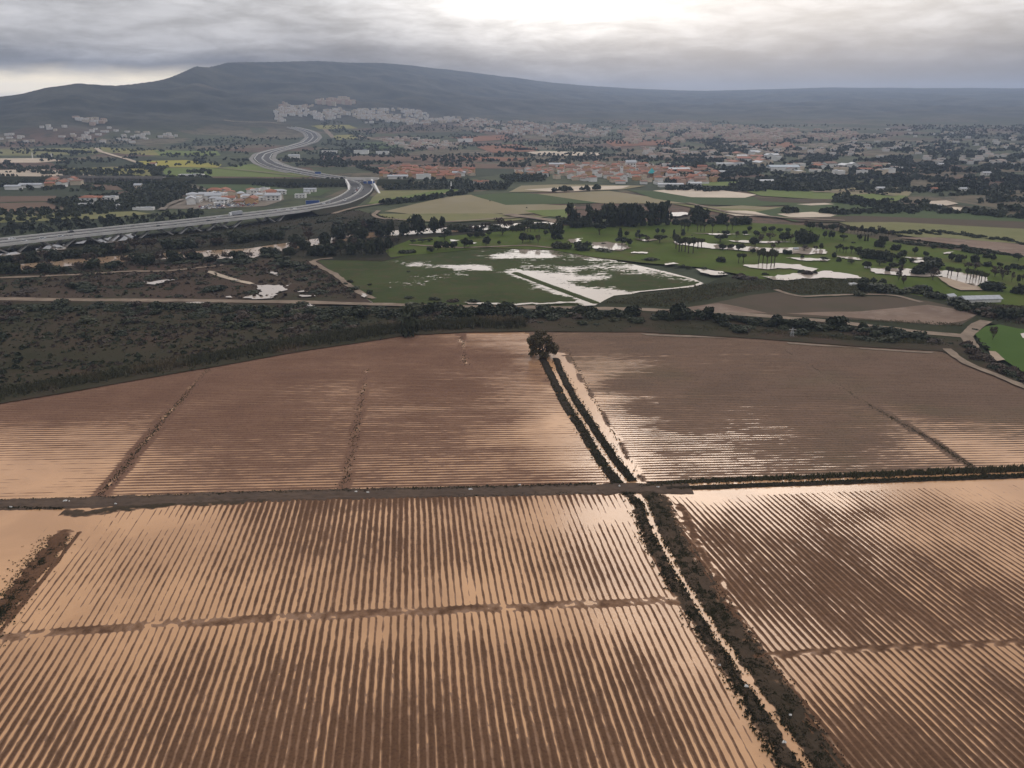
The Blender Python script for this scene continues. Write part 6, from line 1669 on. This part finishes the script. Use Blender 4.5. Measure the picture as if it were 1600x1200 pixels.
def house(x, y, sx, sy, h, rz, wall, roof, kind, label, group, z=G, win=True, cat='house', name='house'):
    me = house_mesh(wall, roof, kind)
    o = bpy.data.objects.new(name, None); COL.objects.link(o)
    o.location = (x, y, z - .1); o.scale = (sx, sy, h); o.rotation_euler = (0, 0, rz)
    link('wall', me[0], o); link('roof', me[1], o)
    if win:
        link('window', me[2], o)
    tag(o, label, cat, group)
    return o
def spaced(poly, n, dmin, seed):
    r = np.random.default_rng(seed); P = UP(poly, G); lo, hi = P.min(0), P.max(0); out = []
    for _ in range(n * 60):
        p = r.uniform(lo, hi)
        if inside(np.array([p[0]]), np.array([p[1]]), P)[0] and all((p[0] - a) ** 2 + (p[1] - b) ** 2 > dmin ** 2 for a, b in out):
            out.append(tuple(p))
            if len(out) >= n: break
    return out
DESC = dict(white='white', cream='cream', ochre='ochre', pink='pink'); RDESC = dict(red='terracotta roof', brown='brown tiled roof', grey='grey roof')
def settle(poly, n, dmin, seed, walls, roofs, kinds, size, place, win=False, hts=(3.2, 6.5), rz0=0.15):
    q = random.Random(seed)
    for x, y in spaced(poly, n, dmin, seed):
        w, r, k = q.choice(walls), q.choice(roofs), q.choice(kinds)
        rd_ = 'flat roof' if k == 'flat' else RDESC[r]
        house(x, y, q.uniform(*size), q.uniform(size[0] * .8, size[1] * .75), q.uniform(*hts), rz0 + q.choice((0, pi / 2)) + q.uniform(-.25, .25), w, r, k,
              '%s house with %s %s' % (DESC[w], rd_, place), '%s houses with %s %s' % (DESC[w], rd_, place), win=win)
W4 = ['white', 'white', 'white', 'cream']
settle([(288, 318), (300, 309), (340, 303), (395, 301), (440, 303), (440, 310), (410, 318), (330, 322)], 30, 13, 1, W4 + ['white', 'ochre'], ['red', 'grey', 'brown', 'grey'], ['gable', 'hip', 'flat'], (9, 17), 'in the hamlet above the motorway', True)
settle([(75, 284), (110, 283), (122, 288), (108, 293), (76, 293)], 10, 14, 2, ['white', 'cream', 'ochre'], ['red', 'brown'], ['gable', 'hip'], (10, 18), 'in the farm group at the left plain')
settle([(592, 266), (650, 263), (735, 268), (742, 274), (700, 280), (640, 280), (600, 276)], 75, 13, 3, ['ochre', 'ochre', 'cream', 'pink'], ['red', 'red', 'brown'], ['hip', 'gable'], (9, 13), 'in the orange housing estate')
settle([(780, 271), (830, 266), (870, 262), (930, 258), (1000, 258), (1060, 262), (1110, 268), (1130, 278), (1110, 288), (1040, 289), (960, 287), (900, 283), (850, 277)], 175, 12.5, 4, ['white', 'white', 'cream', 'pink', 'ochre'], ['red', 'red', 'brown', 'brown'], ['gable', 'hip', 'gable', 'flat'], (8, 15), 'in the village on the plain')
settle([(1220, 262), (1290, 258), (1400, 258), (1420, 272), (1330, 274), (1240, 272)], 24, 30, 5, ['white', 'white', 'cream'], ['grey', 'brown', 'red'], ['gable', 'flat'], (12, 22), 'among gardens right of the village')
settle([(1130, 245), (1190, 240), (1215, 250), (1190, 262), (1140, 262)], 16, 26, 6, ['white', 'cream'], ['grey', 'red'], ['flat', 'gable'], (14, 26), 'at the works beyond the village', hts=(5, 8))
for (px, py, sx, sy, h, w, r, k, lab) in [
    (140, 316, 16, 11, 5.5, 'white', 'red', 'hip', 'white farmhouse with terracotta roof in the orchard'), (152, 315, 13, 9, 4.5, 'cream', 'red', 'gable', 'cream farm wing beside the white farmhouse'), (172, 314.5, 16, 10, 5, 'white', 'grey', 'flat', 'white flat roofed block right of the farmhouse'),
    (135, 322.5, 14, 5, 3, 'white', 'grey', 'flat', 'low white shed below the farmhouse'), (185, 326, 3, 3, 4, 'white', 'grey', 'flat', 'tiny white hut in the dark orchard'), (225, 328, 20, 6, 2.6, 'white', 'grey', 'flat', 'long low white shed above the motorway'),
    (50, 293, 26, 9, 4, 'white', 'grey', 'gable', 'grey roofed barn at the left edge of the plain'), (22, 296, 18, 8, 4, 'white', 'grey', 'gable', 'white shed at the left edge of the plain'), (217, 295.5, 9, 7, 5, 'cream', 'grey', 'gable', 'small cream house below the railway viaduct'),
    (300, 277, 34, 11, 4, 'white', 'grey', 'flat', 'long white farm sheds beyond the railway'), (240, 259, 9, 7, 4, 'white', 'red', 'gable', 'white house at the end of the tree row in the yellow field'), (113, 238, 12, 8, 3.5, 'white', 'grey', 'gable', 'small white house in the olive field'),
    (470, 309, 12, 7, 4, 'white', 'grey', 'flat', 'white building left of the blue sign'), (485, 300, 14, 6, 3.5, 'white', 'grey', 'gable', 'pale shed by the motorway cutting'), (750, 289, 7, 6, 4, 'white', 'red', 'gable', 'white cottage in the dark orchard'), (743, 287.5, 6, 5, 4, 'white', 'brown', 'gable', 'white hut beside the orchard cottage'), (758, 288, 9, 6, 4, 'cream', 'brown', 'gable', 'cream house right of the orchard cottage'),
    (662, 279.5, 20, 9, 6, 'white', 'grey', 'flat', 'white block at the foot of the orange estate'), (622, 281, 26, 9, 5, 'white', 'grey', 'gable', 'grey roofed hall below the orange estate'), (717, 275, 18, 8, 5, 'white', 'grey', 'gable', 'white hall at the right of the orange estate'),
    (565, 240.5, 30, 14, 7, 'white', 'grey', 'flat', 'white warehouse left of a pair under the hills'), (598, 241.5, 26, 12, 6, 'white', 'grey', 'flat', 'white warehouse right of a pair under the hills'), (515, 239.5, 32, 12, 5, 'white', 'grey', 'flat', 'white shed beside the motorway bend'), (727, 222, 40, 14, 8, 'white', 'grey', 'flat', 'bright white hall on the red fields'),
    (460, 247, 20, 9, 5, 'white', 'grey', 'gable', 'pale hall beside the far motorway'), (480, 303, 7, 5, 3, 'white', 'grey', 'gable', 'small hut near the motorway cutting'),
    (1195, 287, 20, 10, 4, 'white', 'grey', 'gable', 'long white greenhouse by the olive grove'), (1470, 260, 10, 8, 4, 'white', 'grey', 'gable', 'white villa in the dark gardens on the right'), (1458, 300, 8, 6, 4, 'white', 'red', 'gable', 'white cottage in the orchards on the right'), (1505, 300, 10, 6, 4, 'white', 'grey', 'gable', 'grey roofed shed in the orchards on the right'), (1540, 274, 12, 8, 4, 'white', 'grey', 'gable', 'white villa on the far right plain'),
    (1375, 299, 10, 7, 4, 'white', 'grey', 'gable', 'white shed by the tan field'), (1452, 324, 7, 5, 3, 'white', 'grey', 'flat', 'white hut among dark trees on the right'), (1467, 325, 6, 5, 3, 'white', 'grey', 'flat', 'second white hut among dark trees, right of the first'),
    (1060, 269, 30, 14, 5, 'white', 'grey', 'gable', 'long white roofed hall behind the village'), (1140, 258.5, 44, 9, 3.5, 'white', 'grey', 'gable', 'long pale greenhouse right of the village'), (1122, 271.5, 26, 8, 3.5, 'white', 'grey', 'gable', 'low white greenhouse by the green field'),
    (1085, 291, 16, 9, 4, 'white', 'grey', 'gable', 'grey domed shed in front of the village'), (1047, 292, 30, 8, 3.5, 'white', 'grey', 'gable', 'white shed in front of the village'), (870, 261, 26, 10, 5, 'white', 'grey', 'gable', 'white hall on the edge of the red field'),
    (985, 262.5, 16, 12, 9, 'white', 'grey', 'gable', 'white church hall with wide gable in the village')]:
    house(*U(px, py, G), sx, sy, h, 0.05, w, r, k, lab, None, win=sx < 18)
# blue-grey warehouse
x, y = U(1223, 266.5, G)
o = bpy.data.objects.new('warehouse', None); COL.objects.link(o); o.location = (x, y, G); tag(o, 'long warehouse with blue grey roof on the far plain', 'warehouse')
m = MB(); m.box(0, 0, 3, 46, 24, 6); m.obj('wall', M['white_paint'], o)
m = MB(); m.gable(0, 0, 6.01, 46, 24, 2.5); m.obj('roof', M['blue_roof'], o)
# turquoise pavilion of the village
x, y = U(1018, 276, G)
o = bpy.data.objects.new('pavilion', None); COL.objects.link(o); o.location = (x, y, G); tag(o, 'turquoise pointed canvas pavilion among the village roofs', 'pavilion')
m = MB(); m.add([(-5, -5, 5), (5, -5, 5), (5, 5, 5), (-5, 5, 5), (-.4, 0, 12), (.4, 0, 12)], [(3, 2, 1, 0), (0, 1, 5, 4), (2, 3, 4, 5), (1, 2, 5), (3, 0, 4)]); m.obj('canopy', M['turquoise'], o)
for sx in (-4.5, 4.5):
    for sy in (-4.5, 4.5):
        m = MB(); m.tube((sx, sy, 0), (sx, sy, 5.2), .2, .2, 6); m.obj('post', M['steel'], o)
for px, py, h, lab in ((971, 273, 13, 'white church tower left in the village'), (995, 272, 9, 'white bell tower right of the church hall'), (1059, 281, 9, 'pale tower block right in the village')):
    x, y = U(px, py, G)
    o = bpy.data.objects.new('church_tower', None); COL.objects.link(o); o.location = (x, y, G); tag(o, lab, 'tower')
    m = MB(); m.box(0, 0, h / 2, 4, 4, h); m.obj('wall', M['white_paint'], o)
    m = MB(); m.box(0, 0, h + 1.2, 4.4, 4.4, 2.4, taper=.1); m.obj('roof', M['brown_tile'], o)
    m = MB(); m.box(0, -2.02, h - 2, 1.2, .1, 2); m.obj('window', M['glass'], o)
# rocky knoll with a ruined tower left of the village
x, y = U(856, 266, G)
o = bpy.data.objects.new('rock_tower', None); COL.objects.link(o); o.location = (x, y, G); tag(o, 'ruined stone tower on a pale rocky knoll left of the village', 'tower')
m = MB(); m.box(0, 0, 2.2, 26, 14, 4.6, .2, .5); m.box(-6, 2, 3.5, 10, 8, 7, .5, .5); m.obj('knoll', M['rock'], o)
m = MB(); m.box(-1, 0, 8, 5, 4.5, 9, .1, .8); m.obj('tower', M['rock'], o)
# white mast by the dark orchard
for px, py, h, lab in ((705, 295.5, 8, 'white beacon tower at the end of the pale path'), (51, 247, 9, 'white chimney left of a pair at the left plain'), (81, 247, 8, 'white chimney right of a pair at the left plain')):
    x, y = U(px, py, G)
    o = bpy.data.objects.new('beacon_tower', None); COL.objects.link(o); o.location = (x, y, G); tag(o, lab, 'tower')
    m = MB(); m.tube((0, 0, -.2), (0, 0, h), 1.1, .8, 8); m.obj('shaft', M['white_paint'], o)
    m = MB(); m.tube((0, 0, h), (0, 0, h + 1.0), 1.1, 1.0, 8); m.obj('cap', M['concrete'], o)
# golf shelter and white buildings at the edge of the flood
x, y = U(1530, 474, G)
o = bpy.data.objects.new('shelter', None); COL.objects.link(o); o.location = (x, y, G); o.rotation_euler = (0, 0, .1); tag(o, 'long grey roofed shelter hidden behind bushes by the golf course', 'shelter')
m = MB(); m.box(0, 0, 1.4, 20, 6, 2.8); m.obj('wall', M['white_paint'], o)
m = MB(); m.gable(0, 0, 2.81, 20, 6, 1.3, .6); m.obj('roof', M['grey_roof'], o)
house(*U(1483, 469, G), 5, 4, 2.6, .4, 'white', 'grey', 'gable', 'tiny white hut among bushes below the golf course', None)
house(*U(1332, 448, G), 4, 3, 2.0, .2, 'white', 'grey', 'flat', 'pale pump hut in the reeds below the golf pond', None)
house(*U(1243, 393, G), 3.2, 2.6, 2.2, .0, 'white', 'grey', 'gable', 'tiny white kiosk under the big tree on the golf course', None)
house(*U(1355, 421, G), 3.0, 2.4, 1.8, .3, 'white', 'grey', 'flat', 'small white box beside the dark golf trees', None)

# cars parked in the hamlet
q = random.Random(3)
k = 0
for x, y in spaced([(305, 325), (345, 319), (400, 317), (410, 321), (360, 326), (320, 328)], 46, 4.2, 9):
    c = q.choice(['white', 'white', 'silver', 'silver', 'grey', 'blue', 'red'])
    put_car(x, y, G + .6, q.uniform(-.2, .2) + q.choice((0, pi / 2)), c, c + ' car parked in the yard of the hamlet', c + ' cars parked in the hamlet yard')

# far settlements past counting
def far_houses(name, poly, n, seed, walls, size, label, hts=(4, 8), clump=.45):
    r = np.random.default_rng(seed)
    P = np.array(poly, float); lo, hi = P.min(0), P.max(0)
    pts = np.zeros((0, 2))
    while len(pts) < n:
        c = r.uniform(lo, hi, (n * 3, 2))
        c = c[inside(c[:, 0], c[:, 1], [tuple(p) for p in poly])]
        c = c[fbm(c[:, 0] / 22, c[:, 1] / 5, seed, 3) > clump - .5]
        pts = np.concatenate([pts, c])
    pts = pts[:n]
    hx, hy, hz = UT(pts[:, 0], pts[:, 1])
    V, Q, T_, MI, MI2 = [], [], [], [], []
    for x, y, z in zip(hx, hy, hz):
        if np.isnan(x): continue
        sx, sy, h = r.uniform(*size) * .62, r.uniform(size[0] * .7, size[1] * .8) * .62, r.uniform(*hts) * .8
        a = r.uniform(-.4, .4); c, s = cos(a), sin(a)
        b = len(V)
        w = r.integers(len(walls))
        for dz in (-2, h):
            for dx, dy in ((-1, -1), (1, -1), (1, 1), (-1, 1)):
                X, Y = dx * sx / 2, dy * sy / 2
                V.append((x + X * c - Y * s, y + X * s + Y * c, z + dz))
        for dx in (-1, 1):
            V.append((x + dx * sx * .3 * c, y + dx * sx * .3 * s, z + h * 1.12))
        Q += [(b, b + 1, b + 5, b + 4), (b + 1, b + 2, b + 6, b + 5), (b + 2, b + 3, b + 7, b + 6), (b + 3, b, b + 4, b + 7)]; MI += [w] * 4
        Q += [(b + 4, b + 5, b + 9, b + 8), (b + 6, b + 7, b + 8, b + 9)]; MI += [len(walls)] * 2
        T_ += [(b + 5, b + 6, b + 9), (b + 7, b + 4, b + 8)]; MI2 += [len(walls)] * 2
    o = link(name, mesh_np(name, np.array(V), np.array(Q), np.array(T_), mats=[M['far_' + w] for w in walls] + [M['far_roof']], midx=MI + MI2))
    tag(o, label, None, None, 'stuff')
far_houses('hillside_houses', [(430, 176), (437, 169), (500, 171), (620, 172), (668, 176), (700, 184), (760, 188), (640, 196), (520, 190), (432, 192)], 620, 21, ['white', 'white', 'cream'], (13, 24), 'white houses climbing the hillside below the mountain', (6, 11))
far_houses('hillside_flats', [(493, 158), (552, 158), (556, 165), (492, 166)], 40, 22, ['cream', 'pink'], (18, 30), 'row of cream apartment blocks highest on the hillside', (14, 20), 0)
far_houses('hillside_houses', [(440, 163), (490, 166), (488, 170), (436, 170)], 30, 23, ['pink', 'cream'], (14, 22), 'pinkish houses left of the apartment blocks', (6, 9), 0)
far_houses('town_houses', [(640, 192), (760, 188), (860, 192), (960, 200), (940, 216), (860, 214), (740, 208)], 480, 24, ['pink', 'pink', 'cream', 'white'], (12, 22), 'hazy town at the foot of the mountain', (5, 9))
far_houses('town_houses', [(960, 200), (1060, 193), (1180, 200), (1340, 207), (1335, 218), (1260, 224), (1120, 222), (980, 226)], 760, 25, ['pink', 'pink', 'cream', 'cream'], (13, 26), 'large hazy hill town on the right', (6, 13))
far_houses('town_houses', [(600, 215), (700, 220), (740, 232), (640, 236), (590, 224)], 150, 26, ['white', 'cream', 'pink'], (12, 22), 'houses strung along the slopes beyond the motorway', (5, 8))
far_houses('scattered_houses', [(1340, 206), (1420, 200), (1560, 210), (1700, 220), (1700, 262), (1420, 256), (1320, 236)], 130, 27, ['white', 'white', 'cream'], (12, 24), 'white villas scattered through the far right gardens', (5, 8))
far_houses('scattered_houses', [(-100, 206), (60, 200), (180, 196), (290, 212), (230, 226), (100, 222), (-100, 226)], 90, 28, ['white', 'white', 'cream'], (12, 24), 'white houses scattered along the far left foothills', (5, 8))
far_houses('estate_blocks', [(111, 185), (150, 185), (172, 190), (150, 198), (125, 196)], 16, 29, ['white', 'cream', 'pink'], (18, 34), 'pale estate blocks on the far left foothill', (7, 12), 0)
far_houses('scattered_houses', [(1130, 226), (1330, 228), (1400, 250), (1210, 250)], 70, 30, ['white', 'cream'], (12, 26), 'pale sheds and houses beyond the village', (5, 8))
far_houses('scattered_houses', [(1000, 232), (1130, 236), (1180, 250), (1020, 250)], 70, 31, ['white', 'pink', 'cream'], (14, 30), 'low works and houses behind the village', (5, 8))

# hillside clearings and red fields beyond the flat
def drape(name, poly, mat, label=None, nx=14, ny=7):
    P = np.array(poly, float)
    V, rows = [], []
    for y in np.linspace(P[:, 1].min() + .15, P[:, 1].max() - .15, ny):
        xs = []
        for i in range(len(P)):
            (x1, y1), (x2, y2) = P[i], P[(i + 1) % len(P)]
            if (y1 > y) != (y2 > y):
                xs.append(x1 + (y - y1) / (y2 - y1) * (x2 - x1))
        t = np.linspace(min(xs), max(xs), nx)
        V += [(x, y) for x in t]
    V = np.array(V)
    hx, hy, hz = UT(V[:, 0], V[:, 1])
    Q = [(j * nx + i, j * nx + i + 1, (j + 1) * nx + i + 1, (j + 1) * nx + i) for j in range(ny - 1) for i in range(nx - 1)]
    W = np.stack([hx, hy, hz + 1.2], -1)
    if np.isnan(W).any():
        return
    Q = np.array(Q)[:, ::-1]
    tag(link(name, mesh_np(name, W, Q, mat=M[mat], smooth=True)), label, kind='structure')
for poly, mt in [([(485, 197), (545, 196), (560, 202), (500, 203)], 'ochre_field'), ([(520, 213), (550, 211), (562, 219), (525, 220)], 'ochre_field'), ([(640, 224), (680, 223), (690, 227), (650, 229)], 'ochre_field'), ([(700, 215), (790, 212), (800, 219), (740, 222)], 'red_field'), ([(740, 229), (810, 226), (840, 238), (770, 240)], 'red_field'),
                 ([(820, 239), (850, 237), (945, 240), (930, 245), (845, 244)], 'silt'), ([(1170, 224), (1235, 223), (1245, 232), (1175, 233)], 'red_field'), ([(560, 224), (620, 222), (640, 232), (570, 234)], 'green_field'),
                 ([(940, 221), (1040, 219), (1060, 227), (960, 230)], 'red_field'), ([(800, 232), (838, 231), (842, 235), (806, 236)], 'red_field'), ([(1395, 259), (1470, 262), (1510, 267), (1440, 266)], 'brown_field')]:
    drape('field', poly, mt)
for ln in ([(497, 199), (508, 203), (516, 210), (521, 216)], [(560, 212), (600, 220), (640, 228)], [(735, 240), (760, 238), (776, 232)], [(1175, 250), (1230, 234), (1300, 226), (1340, 220)], [(350, 188), (420, 192), (440, 194)], [(860, 232), (965, 231), (968, 222)]):
    strip_px('path', ln, 14, 'pale_track', 0.2, drape=True)

# pylons and posts of the belt
def pylon(px, py, h, label):
    x, y = U(px, py, G)
    o = bpy.data.objects.new('pylon', None); COL.objects.link(o); o.location = (x, y, G); tag(o, label, 'pylon', 'thin lattice pylons')
    m = MB()
    for sx in (-1, 1):
        for sy in (-1, 1):
            m.tube((sx * .9, sy * .9, 0), (sx * .12, sy * .12, h), .06, .05, 4)
    for k in range(7):
        z0, z1 = h * k / 7, h * (k + 1) / 7; r0, r1 = .9 - .78 * k / 7, .9 - .78 * (k + 1) / 7
        for sy in (-1, 1):
            m.tube((-r0, sy * r0, z0), (r1, sy * r1, z1), .035, .035, 3); m.tube((sy * r0, -r0, z0), (sy * r1, r1, z1), .035, .035, 3)
    m.obj('lattice', M['steel'], o)
    m = MB(); m.box(0, 0, h - .8, 3.2, .12, .12); m.box(0, 0, h - 2.0, 2.4, .12, .12); m.obj('cross_arm', M['steel'], o)
pylon(1237, 529, 5, 'short pale lattice post in the shrub belt behind the brown field')

# litter on the track: pale sacks and stones
q = random.Random(8)
for i, (px, py, s) in enumerate([(103, 782, 1.0), (109, 783, .5), (180, 787, .7), (17, 792, .7), (557, 768, .8), (575, 769, .8), (735, 764, .9), (812, 757.5, .6), (968, 759, .9), (1028, 761, .7), (1166, 1073, .7), (1224, 1160, .8), (1235, 1118, .5), (1124, 1040, .4)]):
    x, y = U(px, py, .38)
    m = MB()
    for k in range(4):
        m.box(q.uniform(-.4, .4) * s, q.uniform(-.2, .2) * s, .07, s * q.uniform(.4, .8), s * .35, .22, q.uniform(0, 3), .6)
    o = m.obj('plastic_sack', M['white_paint'], None, (x, y, .36 if py < 800 else .5))
    tag(o, ['torn pale plastic sack lying on the dirt track', 'torn pale sack lying in the canal weeds'][py > 800], 'sack', 'pale sacks littering the dirt track' if py < 800 else 'pale sacks in the canal weeds')

# the air between
def haze():
    m = bpy.data.materials.new('haze'); m.use_nodes = True
    T = NT(m.node_tree); T.n.clear()
    out = T.node('ShaderNodeOutputMaterial'); v = T.node('ShaderNodeVolumePrincipled')
    v.inputs['Color'].default_value = (0.58, 0.72, 1.0, 1)
    v.inputs['Density'].default_value = HAZE
    v.inputs['Anisotropy'].default_value = 0.25
    T.l.new(v.outputs[0], out.inputs['Volume'])
    b = MB(); top = Z_TOP + 6; b.box(0, 0, (top - 4) / 2, RMAX * 2.1, RMAX * 2.1, top + 4)
    o = b.obj('haze', m)
    tag(o, 'pale air fading the far hills', kind='stuff')
haze()
